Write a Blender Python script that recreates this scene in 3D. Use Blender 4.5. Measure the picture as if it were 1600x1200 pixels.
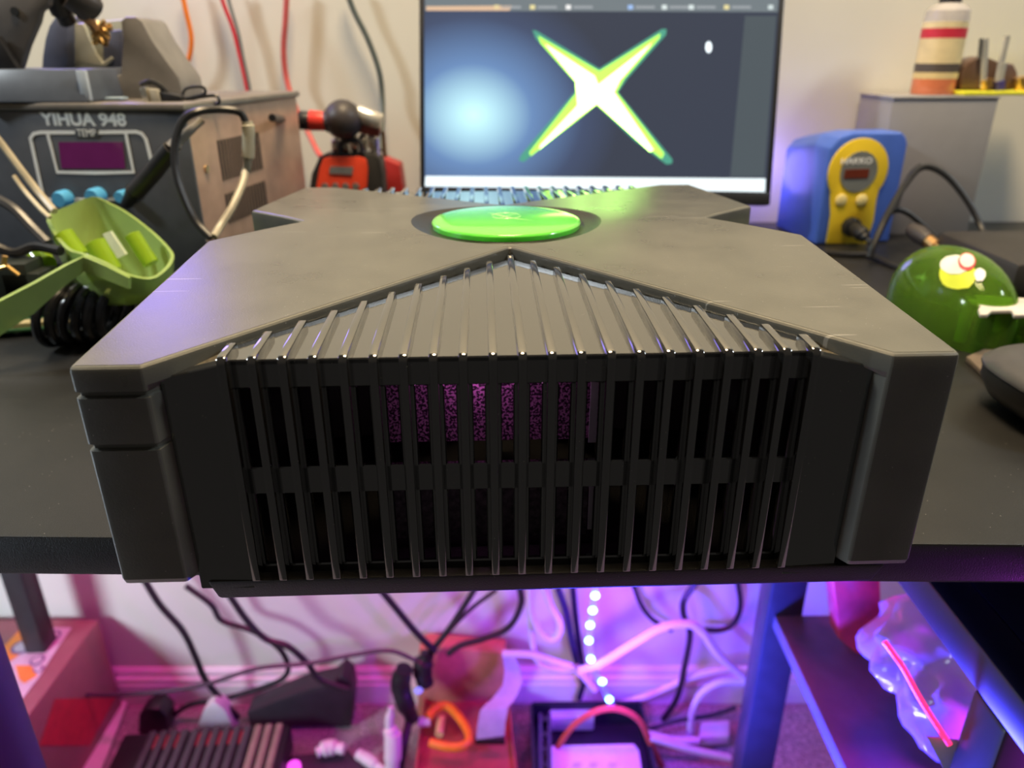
import bpy, bmesh, math, random
from mathutils import Vector, Matrix, noise as mnoise
random.seed(7)
for o in list(bpy.data.objects): bpy.data.objects.remove(o)
scene = bpy.context.scene
C = scene.collection
# ------------------------------------------------------------------ camera
F, PITCH, ROLL = 1182.65, 0.410542, -0.0023838
CZ = 0.9173                                    # desk top is at z = 0.74
cam = bpy.data.cameras.new('camera'); cam_o = bpy.data.objects.new('camera', cam); C.objects.link(cam_o)
cam.sensor_width = 36.0; cam.lens = F/1600*36; cam.clip_start = 0.01; cam.clip_end = 50
cam_o.matrix_world = Matrix.Translation((0,0,CZ)) @ Matrix.Rotation(math.pi/2-PITCH,4,'X') @ Matrix.Rotation(ROLL,4,'Z')
cam.dof.use_dof = True; cam.dof.focus_distance = 0.275; cam.dof.aperture_fstop = 10.5; cam.dof.aperture_blades = 0
scene.camera = cam_o
# ------------------------------------------------------------------ world, lights, exposure
w = bpy.data.worlds.new('world'); scene.world = w; w.use_nodes = True
w.node_tree.nodes['Background'].inputs[0].default_value = (0.95,0.88,0.80,1)
w.node_tree.nodes['Background'].inputs[1].default_value = 0.06
def area(name, loc, target, size, power, col):
    l = bpy.data.lights.new(name,'AREA'); l.shape='DISK'; l.size=size; l.energy=power; l.color=col
    o = bpy.data.objects.new(name,l); C.objects.link(o); o.location=loc
    o.rotation_euler=(Vector(target)-Vector(loc)).to_track_quat('-Z','Y').to_euler(); return o
def point(name, loc, r, power, col):
    l = bpy.data.lights.new(name,'POINT'); l.shadow_soft_size=r; l.energy=power; l.color=col
    o = bpy.data.objects.new(name,l); C.objects.link(o); o.location=loc; return o
area('room_lamp_left', (-1.35,0.26,1.75), (-0.1,0.8,0.85), 0.16, 13, (0.86,0.95,1.0))
area('low_lamp_left', (-0.95,0.20,0.50), (-0.2,0.88,0.25), 0.22, 7.5, (0.70,0.84,1.0))
area('room_lamp_right', (1.45,0.30,1.95), (0.1,0.8,0.9), 0.2, 11, (0.86,0.95,1.0))
area('room_lamp_warm', (0.05,0.38,2.3), (0,0.5,0.8), 0.45, 36, (1.0,0.76,0.46))
area('led_bar_red_floor', (-0.56,0.80,0.63), (-0.56,0.78,0), 0.10, 1.2, (1.0,0.03,0.40))
area('led_bar_pink_floor', (-0.16,0.80,0.63), (-0.16,0.78,0), 0.10, 1.1, (1.0,0.04,0.38))
area('led_strip_blue_floor', (0.13,0.70,0.20), (0.16,0.90,0.12), 0.05, 1.2, (0.20,0.05,1.0))
area('fill_blue_shelf_posts', (0.11,0.47,0.25), (0.27,0.50,0.44), 0.05, 12, (0.045,0.05,1.0))  # added unseen light that turns the shelf posts blue
point('fill_violet_bag', (0.42,0.235,0.57), 0.03, 10, (0.62,0.04,1.0))  # unseen fill light, added to make the bag violet
area('fill_pink_right_wall', (0.20,0.80,0.63), (0.20,0.78,0), 0.10, 0.9, (1.0,0.03,0.42))  # extra unseen light, added to redden the lower wall at right
point('fill_pink_shelf', (0.31,0.56,0.585), 0.015, 0.25, (1.0,0.02,0.22))  # small added light tinting the shelf board purple, no fitting there
point('led_strip_violet_desk', (0.275,0.850,0.80), 0.03, 0.20, (0.30,0.22,1.0))
area('led_lamp_violet_left', (-0.42,0.84,1.09), (-0.15,0.30,0.83), 0.12, 0.34, (0.26,0.18,1.0))
il=point('fill_pink_console_inside', (-0.012,0.2265,0.828), 0.004, 0.012, (1.0,0.35,0.9))  # invented lamp, lifts the pink behind the vent slots
scene.view_settings.view_transform='Standard'; scene.view_settings.look='None'
scene.view_settings.gamma=1; scene.view_settings.exposure=0.0; scene.view_settings.use_curve_mapping=False
# ------------------------------------------------------------------ measuring helpers (photo ray + real distance -> place)
def ray(px,py):
    X=(px-800)/F; Y=(py-600)/F; cr,sr=math.cos(ROLL),math.sin(ROLL)
    xc=cr*X+sr*Y; yc=-sr*X+cr*Y; c,s=math.cos(PITCH),math.sin(PITCH)
    return Vector((xc, c-yc*s, -s-yc*c))
O3 = Vector((0,0,CZ))
def at(px,py,Y): r=ray(px,py); return O3+r*(Y/r.y)
def atz(px,py,Z): r=ray(px,py); return O3+r*((Z-CZ)/r.z)
def hit(px,py,P,n): r=ray(px,py); return O3+r*((P-O3).dot(n)/r.dot(n))
# ------------------------------------------------------------------ materials
MATS={}
def mat(name, col, rough=0.5, metal=0.0, var=0.12, scale=60, bump=0.0, bscale=400, spec=0.5, trans=0.0, emit=None, estr=0.0, coat=0.0, ior=1.45, alpha=1.0, sss=0.0, rvar=0.0):
    if name in MATS: return MATS[name]
    m=bpy.data.materials.new(name); m.use_nodes=True; nt=m.node_tree; N=nt.nodes; L=nt.links
    b=N['Principled BSDF']; tc=N.new('ShaderNodeTexCoord'); nz=N.new('ShaderNodeTexNoise')
    nz.inputs['Scale'].default_value=scale; nz.inputs['Detail'].default_value=4
    L.new(tc.outputs['Object'],nz.inputs['Vector'])
    cr=N.new('ShaderNodeValToRGB'); e=cr.color_ramp.elements
    e[0].position=0.3; e[1].position=0.7
    e[0].color=(*[max(0,c*(1-var)) for c in col],1); e[1].color=(*[min(1,c*(1+var)) for c in col],1)
    L.new(nz.outputs['Fac'],cr.inputs['Fac']); L.new(cr.outputs['Color'],b.inputs['Base Color'])
    b.inputs['Roughness'].default_value=rough; b.inputs['Metallic'].default_value=metal
    b.inputs['Specular IOR Level'].default_value=spec; b.inputs['IOR'].default_value=ior
    b.inputs['Transmission Weight'].default_value=trans; b.inputs['Coat Weight'].default_value=coat; b.inputs['Coat Roughness'].default_value=0.08
    b.inputs['Alpha'].default_value=alpha
    if sss: b.inputs['Subsurface Weight'].default_value=sss; b.inputs['Subsurface Radius'].default_value=(.01,.01,.01); b.inputs['Subsurface Scale'].default_value=1.0
    if rvar:
        mr=N.new('ShaderNodeMapRange'); mr.inputs['To Min'].default_value=max(0,rough-rvar); mr.inputs['To Max'].default_value=rough+rvar
        L.new(nz.outputs['Fac'],mr.inputs['Value']); L.new(mr.outputs['Result'],b.inputs['Roughness'])
    if bump:
        n2=N.new('ShaderNodeTexNoise'); n2.inputs['Scale'].default_value=bscale; n2.inputs['Detail'].default_value=3
        L.new(tc.outputs['Object'],n2.inputs['Vector'])
        bp=N.new('ShaderNodeBump'); bp.inputs['Strength'].default_value=bump; bp.inputs['Distance'].default_value=0.0004
        L.new(n2.outputs['Fac'],bp.inputs['Height']); L.new(bp.outputs['Normal'],b.inputs['Normal'])
    if emit: b.inputs['Emission Color'].default_value=(*emit,1); b.inputs['Emission Strength'].default_value=estr
    MATS[name]=m; return m
def dusty(name, col, rough, dust, amount, scale, bump=0.0, coat=0.0, scratch=False, spec=0.5):
    """dark plastic with light dust specks (and fine scratches)"""
    m=mat(name,col,rough,var=0.15,scale=45,bump=bump,bscale=1800,coat=coat,spec=spec,rvar=0.05)
    nt=m.node_tree; N=nt.nodes; L=nt.links; b=N['Principled BSDF']
    src=b.inputs['Base Color'].links[0].from_socket
    tc=[n for n in N if n.type=='TEX_COORD'][0]
    vo=N.new('ShaderNodeTexVoronoi'); vo.inputs['Scale'].default_value=scale; vo.inputs['Randomness'].default_value=1
    L.new(tc.outputs['Object'],vo.inputs['Vector'])
    n3=N.new('ShaderNodeTexNoise'); n3.inputs['Scale'].default_value=30; n3.inputs['Detail'].default_value=5; L.new(tc.outputs['Object'],n3.inputs['Vector'])
    lt=N.new('ShaderNodeMath'); lt.operation='LESS_THAN'; L.new(vo.outputs['Distance'],lt.inputs[0]); lt.inputs[1].default_value=amount
    gt=N.new('ShaderNodeMath'); gt.operation='GREATER_THAN'; L.new(n3.outputs['Fac'],gt.inputs[0]); gt.inputs[1].default_value=0.50
    mu=N.new('ShaderNodeMath'); mu.operation='MULTIPLY'; L.new(lt.outputs[0],mu.inputs[0]); L.new(gt.outputs[0],mu.inputs[1])
    fac=mu.outputs[0]
    if scratch:
        for rot,th in ((0.35,0.755),(-0.9,0.76),(1.3,0.77)):
            mp=N.new('ShaderNodeMapping'); mp.inputs['Rotation'].default_value=(0,0,rot); mp.inputs['Scale'].default_value=(14,420,1); L.new(tc.outputs['Object'],mp.inputs['Vector'])
            ns=N.new('ShaderNodeTexNoise'); ns.inputs['Scale'].default_value=1.0; ns.inputs['Detail'].default_value=1; L.new(mp.outputs['Vector'],ns.inputs['Vector'])
            g2=N.new('ShaderNodeMath'); g2.operation='GREATER_THAN'; L.new(ns.outputs['Fac'],g2.inputs[0]); g2.inputs[1].default_value=th
            h=N.new('ShaderNodeMath'); h.operation='MULTIPLY'; L.new(g2.outputs[0],h.inputs[0]); h.inputs[1].default_value=0.45
            mx=N.new('ShaderNodeMath'); mx.operation='MAXIMUM'; L.new(fac,mx.inputs[0]); L.new(h.outputs[0],mx.inputs[1]); fac=mx.outputs[0]
    mix=N.new('ShaderNodeMix'); mix.data_type='RGBA'; L.new(fac,mix.inputs['Factor']); L.new(src,mix.inputs['A']); mix.inputs['B'].default_value=(*dust,1)
    L.new(mix.outputs['Result'],b.inputs['Base Color']); return m
def emis(name,col,s):
    if name in MATS: return MATS[name]
    m=mat(name,tuple(c*0.05 for c in col),0.35,emit=col,estr=s); return m
# ------------------------------------------------------------------ geometry builder
W={}
class G:
    def __init__(s,k=1.0): s.v=[]; s.f=[]; s.k=k
    def add(s,vs,fs,M=None):
        n=len(s.v); k=s.k
        for p in vs:
            p=Vector(p)*k
            s.v.append(M@p if M else p)
        s.f+= [tuple(i+n for i in f) for f in fs]; return s
    def box(s,a,b,M=None):
        (x0,y0,z0),(x1,y1,z1)=a,b
        return s.add([(x0,y0,z0),(x1,y0,z0),(x1,y1,z0),(x0,y1,z0),(x0,y0,z1),(x1,y0,z1),(x1,y1,z1),(x0,y1,z1)],
              [(0,3,2,1),(4,5,6,7),(0,1,5,4),(1,2,6,5),(2,3,7,6),(3,0,4,7)],M)
    def hexa(s,b4,t4):   # 4 bottom + 4 top points
        return s.add(list(b4)+list(t4),[(0,3,2,1),(4,5,6,7),(0,1,5,4),(1,2,6,5),(2,3,7,6),(3,0,4,7)])
    def prism(s,poly,a,b,axis='z',M=None):
        n=len(poly)
        def P(u,v,t): return {'z':(u,v,t),'y':(u,t,v),'x':(t,u,v)}[axis]
        vs=[P(u,v,a) for u,v in poly]+[P(u,v,b) for u,v in poly]
        fs=[tuple(range(n))[::-1],tuple(range(n,2*n))]+[(i,(i+1)%n,n+(i+1)%n,n+i) for i in range(n)]
        return s.add(vs,fs,M)
    def slab(s,pts,d):    # 3d polygon extruded by vector d
        n=len(pts); d=Vector(d); pts=[Vector(p) for p in pts]
        return s.add(pts+[p+d for p in pts],[tuple(range(n))[::-1],tuple(range(n,2*n))]+[(i,(i+1)%n,n+(i+1)%n,n+i) for i in range(n)])
    def lathe(s,prof,n=24,M=None,sx=1,sy=1):
        vs=[];fs=[]
        for r,z in prof:
            for i in range(n):
                a=2*math.pi*i/n; vs.append((r*math.cos(a)*sx,r*math.sin(a)*sy,z))
        for j in range(len(prof)-1):
            for i in range(n):
                fs.append((j*n+i,j*n+(i+1)%n,(j+1)*n+(i+1)%n,(j+1)*n+i))
        if prof[0][0]>1e-6 and not getattr(s,'open',0): fs.append(tuple(range(n))[::-1])
        if prof[-1][0]>1e-6: fs.append(tuple((len(prof)-1)*n+i for i in range(n)))
        return s.add(vs,fs,M)
    def cyl(s,p,q,r,n=16,r2=None,prof=None):
        p=Vector(p);q=Vector(q);d=q-p; M=Matrix.Translation(p)@d.to_track_quat('Z','Y').to_matrix().to_4x4()
        L=d.length; prof=prof or [(r,0),(r2 if r2 is not None else r,1)]
        return s.lathe([(a,b*L) for a,b in prof],n,M)
    def tube(s,pts,r,n=8,smooth=True,flat=1.0,sub=6):
        P=[Vector(p) for p in pts]
        if smooth and len(P)>2:
            Q=[]; ext=[2*P[0]-P[1]]+P+[2*P[-1]-P[-2]]
            for i in range(1,len(ext)-2):
                a,b,c,d=ext[i-1:i+3]
                for k in range(sub):
                    t=k/sub; Q.append(0.5*((2*b)+(c-a)*t+(2*a-5*b+4*c-d)*t*t+(3*b-a-3*c+d)*t**3))
            Q.append(P[-1])
        else: Q=P
        m=len(Q); rs=r if isinstance(r,(list,tuple)) else [r]*m
        if len(rs)!=m: rs=[rs[min(len(rs)-1,int(i/(m-1)*(len(rs)-1)+.5))] for i in range(m)]
        T=[(Q[min(i+1,m-1)]-Q[max(i-1,0)]).normalized() for i in range(m)]
        u=T[0].orthogonal().normalized(); vs=[]
        for i in range(m):
            u=(u-T[i]*u.dot(T[i])); u=u.normalized() if u.length>1e-6 else T[i].orthogonal().normalized(); v=T[i].cross(u)
            for k in range(n):
                a=2*math.pi*k/n; vs.append(Q[i]+u*math.cos(a)*rs[i]+v*math.sin(a)*rs[i]*flat)
        fs=[(i*n+k,i*n+(k+1)%n,(i+1)*n+(k+1)%n,(i+1)*n+k) for i in range(m-1) for k in range(n)]
        fs+= [tuple(range(n))[::-1],tuple((m-1)*n+k for k in range(n))]
        return s.add(vs,fs)
    def ribbon(s,pts,width,thick,up):   # flat band along pts
        P=[Vector(p) for p in pts]; up=Vector(up); m=len(P); vs=[]
        for i in range(m):
            t=(P[min(i+1,m-1)]-P[max(i-1,0)]).normalized(); sd=t.cross(up).normalized()*width/2; n=sd.cross(t).normalized()*thick
            vs+=[P[i]-sd,P[i]+sd,P[i]+sd+n,P[i]-sd+n]
        fs=[(i*4+k,i*4+(k+1)%4,(i+1)*4+(k+1)%4,(i+1)*4+k) for i in range(m-1) for k in range(4)]
        fs+=[(3,2,1,0),tuple((m-1)*4+k for k in range(4))]
        return s.add(vs,fs)
    def build(s,name,m,parent=None,world=True,bevel=0,seg=2,ang=32,solid=0,label=None):
        me=bpy.data.meshes.new(name); me.from_pydata([tuple(v) for v in s.v],[],s.f); me.update()
        bm=bmesh.new(); bm.from_mesh(me)
        bmesh.ops.recalc_face_normals(bm,faces=bm.faces)
        if solid: 
            bmesh.ops.solidify(bm,geom=bm.faces[:],thickness=solid)
            bmesh.ops.recalc_face_normals(bm,faces=bm.faces)
        if bevel:
            es=[e for e in bm.edges if len(e.link_faces)==2 and e.calc_face_angle(0)>math.radians(35)]
            bmesh.ops.bevel(bm,geom=es,offset=bevel,segments=seg,affect='EDGES',profile=0.5,clamp_overlap=True)
        for f in bm.faces: f.smooth=True
        bm.to_mesh(me); bm.free(); me.set_sharp_from_angle(angle=math.radians(ang))
        return place(name,me,m,parent,world,label)
def place(name,me,m,parent,world,label=None):
    if m: 
        me.materials.clear(); me.materials.append(m)
    o=bpy.data.objects.new(name,me); C.objects.link(o)
    if parent is None:
        if world and len(me.vertices):
            xs=[v.co.x for v in me.vertices]; ys=[v.co.y for v in me.vertices]; zs=[v.co.z for v in me.vertices]
            c=Vector(((min(xs)+max(xs))/2,(min(ys)+max(ys))/2,min(zs)))
            me.transform(Matrix.Translation(-c)); o.location=c; W[o.name]=Matrix.Translation(c)
        else: W[o.name]=Matrix.Identity(4)
    else:
        o.parent=parent
        if world: o.matrix_parent_inverse=W[parent.name].inverted(); W[o.name]=Matrix.Identity(4)
        else: W[o.name]=W[parent.name]
    if label: o['label']=label
    return o
def tag(o,label,cat,group=None):
    o['label']=label; o['category']=cat
    if group: o['group']=group
    return o
def thing(name,label,cat,loc=(0,0,0),rotz=0,group=None,matrix=None):
    o=bpy.data.objects.new(name,None); C.objects.link(o); o.empty_display_size=0.02
    M=matrix or (Matrix.Translation(loc)@Matrix.Rotation(rotz,4,'Z'))
    o.matrix_world=M; W[o.name]=M
    return tag(o,label,cat,group)
def struct(g,name,m,parent=None,**k):
    o=g.build(name,m,parent,**k)
    if parent is None: o['kind']='structure'
    return o
def cable(name,label,pts,r,m,cat='cable',group=None,n=8):
    return tag(G().tube(pts,r,n).build(name,m),label,cat,group)
def text(body,size,o,xa,ya,m,name,parent,fit=None,thick=0.0003,world=True,bold=0.0):
    cu=bpy.data.curves.new('t','FONT'); cu.body=body; cu.size=size; cu.extrude=thick/2; cu.offset=bold; cu.align_x='CENTER'; cu.align_y='CENTER'
    t=bpy.data.objects.new('t',cu); C.objects.link(t); bpy.context.view_layer.update()
    me=bpy.data.meshes.new_from_object(t.evaluated_get(bpy.context.evaluated_depsgraph_get())); bpy.data.objects.remove(t)
    xs=[v.co.x for v in me.vertices]; ys=[v.co.y for v in me.vertices]
    cx,cy=(min(xs)+max(xs))/2,(min(ys)+max(ys))/2
    sx=sy=1
    if fit: sx=fit[0]/(max(xs)-min(xs)); sy=fit[1]/(max(ys)-min(ys))
    xa=Vector(xa).normalized(); ya=Vector(ya).normalized(); na=xa.cross(ya); o=Vector(o)
    for v in me.vertices: v.co=o+xa*(v.co.x-cx)*sx+ya*(v.co.y-cy)*sy+na*v.co.z
    me.name=name; return place(name,me,m,parent,world)
# ================================================================== SETTING
TZ=0.74; WY=0.885
wall_m=mat('painted_wall',(0.74,0.72,0.63),0.85,var=0.03,scale=8,bump=0.15,bscale=300)
trim_m=mat('white_trim_paint',(0.82,0.80,0.78),0.35,var=0.03)
desk_m=dusty('black_desk_laminate',(0.013,0.013,0.0135),0.42,(0.25,0.24,0.22),0.06,260,bump=0.35)
blackpl=mat('black_plastic',(0.014,0.014,0.016),0.4,bump=0.1)
steel_blk=mat('black_powder_coat',(0.026,0.026,0.028),0.38)
carpet_m=mat('carpet_pile',(0.34,0.31,0.30),0.95,var=0.5,scale=260,bump=1.0,bscale=500)
struct(G().box((-1.6,WY,-0.02),(1.6,WY+0.08,2.5)),'wall_back',wall_m)
g=G()
nx,ny=90,34
vs=[(-1.6+3.2*i/nx,-0.3+1.185*j/ny, 0.004*mnoise.noise(Vector((i*1.7,j*1.3,0)))) for j in range(ny+1) for i in range(nx+1)]
fs=[(j*(nx+1)+i,j*(nx+1)+i+1,(j+1)*(nx+1)+i+1,(j+1)*(nx+1)+i) for j in range(ny) for i in range(nx)]
struct(g.add(vs,fs),'floor',carpet_m)
prof=[(WY,0.0),(WY-0.013,0.0),(WY-0.013,0.038),(WY-0.011,0.041),(WY-0.011,0.047),(WY-0.006,0.052),(WY-0.006,0.058),(WY-0.002,0.064),(WY,0.064)]
struct(G().prism(prof,-1.6,1.6,'x'),'baseboard_back',trim_m)
# desk: top, apron, legs
e1=atz(20,838,TZ); e2=atz(1590,851,TZ); dn=(e2-e1).normalized()
def edge(x): return e1.y+(x-e1.x)*(e2.y-e1.y)/(e2.x-e1.x)
desk=thing('desk','black laminate computer desk carrying the game console','desk',(0,0.56,0))
g=G(); a,b=-1.15,1.15
g.hexa([(a,edge(a),TZ-0.019),(b,edge(b),TZ-0.019),(b,0.872,TZ-0.019),(a,0.872,TZ-0.019)],[(a,edge(a),TZ),(b,edge(b),TZ),(b,0.872,TZ),(a,0.872,TZ)])
g.build('desk_top',desk_m,desk,bevel=0.0012)
G().box((-1.1,0.84,0.64),(1.1,0.855,0.7205)).build('rear_rail',steel_blk,desk,bevel=0.002)
q=at(0,1085,0.30)
def post(x0,x1,y0,y1,z0,z1,name,par,m=steel_blk): return G().box((x0,y0,z0),(x1,y1,z1)).build(name,m,par,bevel=0.003)
post(q.x-0.035,q.x,0.285,0.315,0.0,TZ-0.0195,'leg',desk)
q=at(28,930,0.80); post(q.x-0.016,q.x+0.012,0.80,0.83,0.0,TZ-0.0195,'leg',desk)
post(1.05,1.08,0.30,0.33,0.0,TZ-0.0195,'leg',desk); post(1.05,1.08,0.80,0.83,0.0,TZ-0.0195,'leg',desk)
# side shelf frame at the right, under the desk
sf=thing('shelf_frame','black metal side shelf frame under the right half of the desk','shelf',(0.29,0.45,0))
post(0.2555,0.2925,0.605,0.635,0.0,0.7205,'leg',sf); post(0.2555,0.300,0.288,0.318,0.0,0.5948,'leg',sf)
post(0.62,0.65,0.605,0.635,0.0,0.61,'leg',sf); post(0.62,0.65,0.288,0.318,0.0,0.5948,'leg',sf)
G().box((0.2555,0.20,0.595),(0.281,0.70,0.62)).build('top_rail',steel_blk,sf,bevel=0.002)
G().box((0.2812,0.20,0.607),(0.66,0.60,0.62)).build('top_panel',blackpl,sf,bevel=0.001)
G().box((0.2630,0.319,0.385),(0.62,0.6045,0.40)).build('shelf_board',mat('shelf_laminate',(0.10,0.09,0.10),0.42),sf,bevel=0.001)
# ================================================================== GAME CONSOLE (built in millimetres in its own frame)
YAW=0.037478
con=thing('game_console','large black game console with ribbed vents and round green badge, overhanging the desk edge','game console',(-0.00263,0.36963,TZ),YAW)
K=0.001
cover_m=dusty('textured_black_cover',(0.105,0.102,0.084),0.29,(0.42,0.40,0.36),0.055,330,bump=0.12,scratch=True,spec=1.0)
gloss_m=dusty('glossy_black_vent',(0.012,0.0115,0.011),0.07,(0.30,0.27,0.20),0.05,420,coat=1.0,spec=1.0); gloss_m.node_tree.nodes['Principled BSDF'].inputs['Coat IOR'].default_value=1.9
base_m=dusty('matte_brown_black_base',(0.007,0.006,0.006),0.5,(0.25,0.22,0.18),0.05,500,bump=0.4)
def zt(v): return 104-9.5*(math.sqrt(v*v+625)-25)/(math.sqrt(162*162+625)-25)
half=[(-132.5,-35),(-132.5,-162),(-111.5,-162),(0,-49),(111.5,-162),(132.5,-162),(132.5,-35),(98,0)]
outl=half+[(-x,-y) for x,y in half]
def rounded(poly,r=2.2,n=3):
    out=[]; m=len(poly)
    for i in range(m):
        p0,p,p1=[Vector(poly[j]) for j in ((i-1)%m,i,(i+1)%m)]
        d0=(p0-p).normalized(); d1=(p1-p).normalized(); ang=d0.angle(d1); t=min(r/math.tan(ang/2),6)
        a=p+d0*t; b=p+d1*t
        for k in range(n+1):
            s=k/n; out.append((a*(1-s)**2+p*2*s*(1-s)+b*s*s))
    return out
ro=rounded(outl)
dense=[]
for i,p in enumerate(ro):
    q=ro[(i+1)%len(ro)]; L=(q-p).length; n=max(1,int(L/9))
    for k in range(n): dense.append(p+(q-p)*k/n)
nD=len(dense)
nrm=[]
for i in range(nD):
    e0=(dense[i]-dense[i-1]).normalized(); e1_=(dense[(i+1)%nD]-dense[i]).normalized(); t=(e0+e1_).normalized()
    nrm.append(Vector((t.y,-t.x)))
area2=sum(dense[i].x*dense[(i+1)%nD].y-dense[(i+1)%nD].x*dense[i].y for i in range(nD))
if area2<0: nrm=[-n for n in nrm]
def isgroove(p): return p.x<-100
rows=[('t',0.0,1.5),('t',-0.25,0.75),('t',-0.8,0.2),('t',-1.7,0.0),('t',-6.2,0.0),('a',86.6,0),('a',86.2,'g'),('a',84.9,'g'),('a',84.4,0),('a',69.2,0),('a',68.8,'g'),('a',67.4,'g'),('a',66.9,0),('a',19.0,0),('a',17.2,0.6),('a',16.3,2.0)]
bm=bmesh.new(); loops=[]
def under(p):
    """below the lip the vent recess widens: leg side, then the wall of the vent cavity"""
    sg=1 if p.x>0 else -1; sy=1 if p.y>0 else -1; t=(111.5-abs(p.x))/111.5
    if t<=0.012 or abs(p.y)>161.5 or abs(p.y)<48.5 : return p
    if abs((-49-113*abs(p.x)/111.5)+abs(p.y))>2.5: return p
    key=[(0.0,111.5,162),(0.05,109.3,156.2),(0.12,107.5,150),(0.5,105,60),(1.0,0.0,49)]
    for (t0,x0,y0),(t1,x1,y1) in zip(key,key[1:]):
        if t<=t1:
            k=(t-t0)/(t1-t0); return Vector((sg*(x0+(x1-x0)*k),sy*(y0+(y1-y0)*k)))
    return p
for kind,z,ins in rows:
    lp=[]
    for i,p in enumerate(dense):
        k=ins
        if k=='g': k=1.3 if isgroove(p) else 0
        q=p-nrm[i]*k
        if kind=='a' and z<88.6: q=under(p) if under(p) is not p else q
        zz=zt(p.y)+z if kind=='t' else z
        lp.append(bm.verts.new((q.x*K,q.y*K,zz*K)))
    loops.append(lp)
for a,b in zip(loops,loops[1:]):
    for i in range(nD): bm.faces.new((a[i],a[(i+1)%nD],b[(i+1)%nD],b[i]))
NR=72; RJ=46.0
ring=[bm.verts.new((RJ*math.cos(2*math.pi*i/NR)*K,RJ*math.sin(2*math.pi*i/NR)*K,0)) for i in range(NR)]
top0=bmesh.new(); ov=[top0.verts.new((v.co.x,v.co.y,0)) for v in loops[0]]; iv=[top0.verts.new((v.co.x,v.co.y,0)) for v in ring]
es=[top0.edges.new((ov[i],ov[(i+1)%nD])) for i in range(nD)]+[top0.edges.new((iv[i],iv[(i+1)%NR])) for i in range(NR)]
bmesh.ops.triangle_fill(top0,use_beauty=True,use_dissolve=False,edges=es)
for yy in [x for x in range(-156,157,12)]:
    bmesh.ops.bisect_plane(top0,geom=top0.verts[:]+top0.edges[:]+top0.faces[:],plane_co=(0,yy*K,0),plane_no=(0,1,0))
for v in top0.verts: v.co.z=zt(v.co.y/K)*K
tm=bpy.data.meshes.new('t'); top0.to_mesh(tm); top0.free(); 
for v in ring: bm.verts.remove(v)
bm.from_mesh(tm); bmesh.ops.remove_doubles(bm,verts=bm.verts,dist=0.00002)
bmesh.ops.recalc_face_normals(bm,faces=bm.faces)
for f in bm.faces: f.smooth=True
me=bpy.data.meshes.new('top_cover'); bm.to_mesh(me); bm.free(); me.set_sharp_from_angle(angle=math.radians(13))
cover=place('top_cover',me,cover_m,con,False,label='matte textured black top cover with four corner legs')
for sx in (-1,1):
    for sy in (-1,1):
        G(K).prism([(sx*a_,sy*b_) for a_,b_ in ((130.6,160.2),(112.4,160.2),(109.0,155.0),(107.2,149),(105.2,62),(130.6,42))],16.35,18.5,'z').build('leg_sole',cover_m,con,world=False)
# dished ring round the badge + badge
def dish(prof,name,m,par,n=72):
    g=G(K); vs=[];fs=[]
    for r,dz in prof:
        for i in range(n):
            a=2*math.pi*i/n; x,y=r*math.cos(a),r*math.sin(a); vs.append((x,y,zt(y)*(1 if r>36.9 else 1)+dz if r>37.6 else 103.5+dz))
    for j in range(len(prof)-1):
        for i in range(n): fs.append((j*n+i,j*n+(i+1)%n,(j+1)*n+(i+1)%n,(j+1)*n+i))
    fs.append(tuple((len(prof)-1)*n+i for i in range(n)))
    return g.add(vs,fs).build(name,m,par,world=False)
dish([(46,0),(45.3,-0.15),(43.5,-0.9),(40.5,-1.8),(38.6,-2.2),(37.7,-2.4),(36.6,-2.6)],'badge_ring',dusty('worn_ring_black',(0.018,0.015,0.013),0.34,(0.3,0.24,0.16),0.06,500,bump=0.4),con)
jewel_m=mat('green_jewel_plastic',(0.16,0.80,0.07),0.12,var=0.08,coat=0.8,sss=0.35)
dome=[(36.0,-3.0),(36.2,-0.5),(35.8,0.1)]+[(35.8*math.cos(a),0.1+2.0*math.sin(a)) for a in [math.radians(d) for d in range(8,90,8)]]
jw=dish(dome,'badge',jewel_m,con); jw['label']='domed translucent green round badge'
g=G(K); zz=105.3
for k,(a0,a1) in enumerate(((20,170),(200,350))):
    g.tube([(7*math.cos(math.radians(a)),7*math.sin(math.radians(a)),zz) for a in range(a0,a1+1,15)],0.45,6)
g.tube([(-9,8,zz-.3),(-3,1,zz+.05),(3,-6,zz),(12,-11,zz-.4)],0.5,6); g.tube([(9,8,zz-.3),(2,1,zz+.05),(-4,-6,zz),(-9,-9,zz-.3)],0.35,6)
g.build('emblem',mat('pale_green_emboss',(0.45,0.9,0.30),0.2),jw,world=False)
# base shell, feet, internal shield
g=G(K); g.hexa([(-105,-155,4.5),(125,-155,4.5),(125,155,4.5),(-105,155,4.5)],[(-107,-157.5,13.8),(127.5,-157.5,13.8),(127.5,157.5,13.8),(-107,157.5,13.8)])
g.box((-92,-48,13.8),(96,48,92)).build('base_shell',base_m,con,world=False,bevel=0.0012)
for sx in (-90,100):
    for sy in (-88,135): G(K).lathe([(9,0),(9,3.6),(7.5,4.6)],20,Matrix.Translation((sx*K,sy*K,0))).build('foot',mat('grey_rubber_foot',(0.05,0.05,0.05),0.8),con,world=False)
dust_lit_pink_m=mat('dusty_shield_painted_pink_light',(0.10,0.05,0.09),0.55,metal=0.2,var=0.2)  # real dust, with the pink light inside painted in as mauve
nt=dust_lit_pink_m.node_tree; N=nt.nodes; L=nt.links; b=N['Principled BSDF']
n1=N.new('ShaderNodeTexNoise'); n1.inputs['Scale'].default_value=1100; n1.inputs['Detail'].default_value=5
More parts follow.
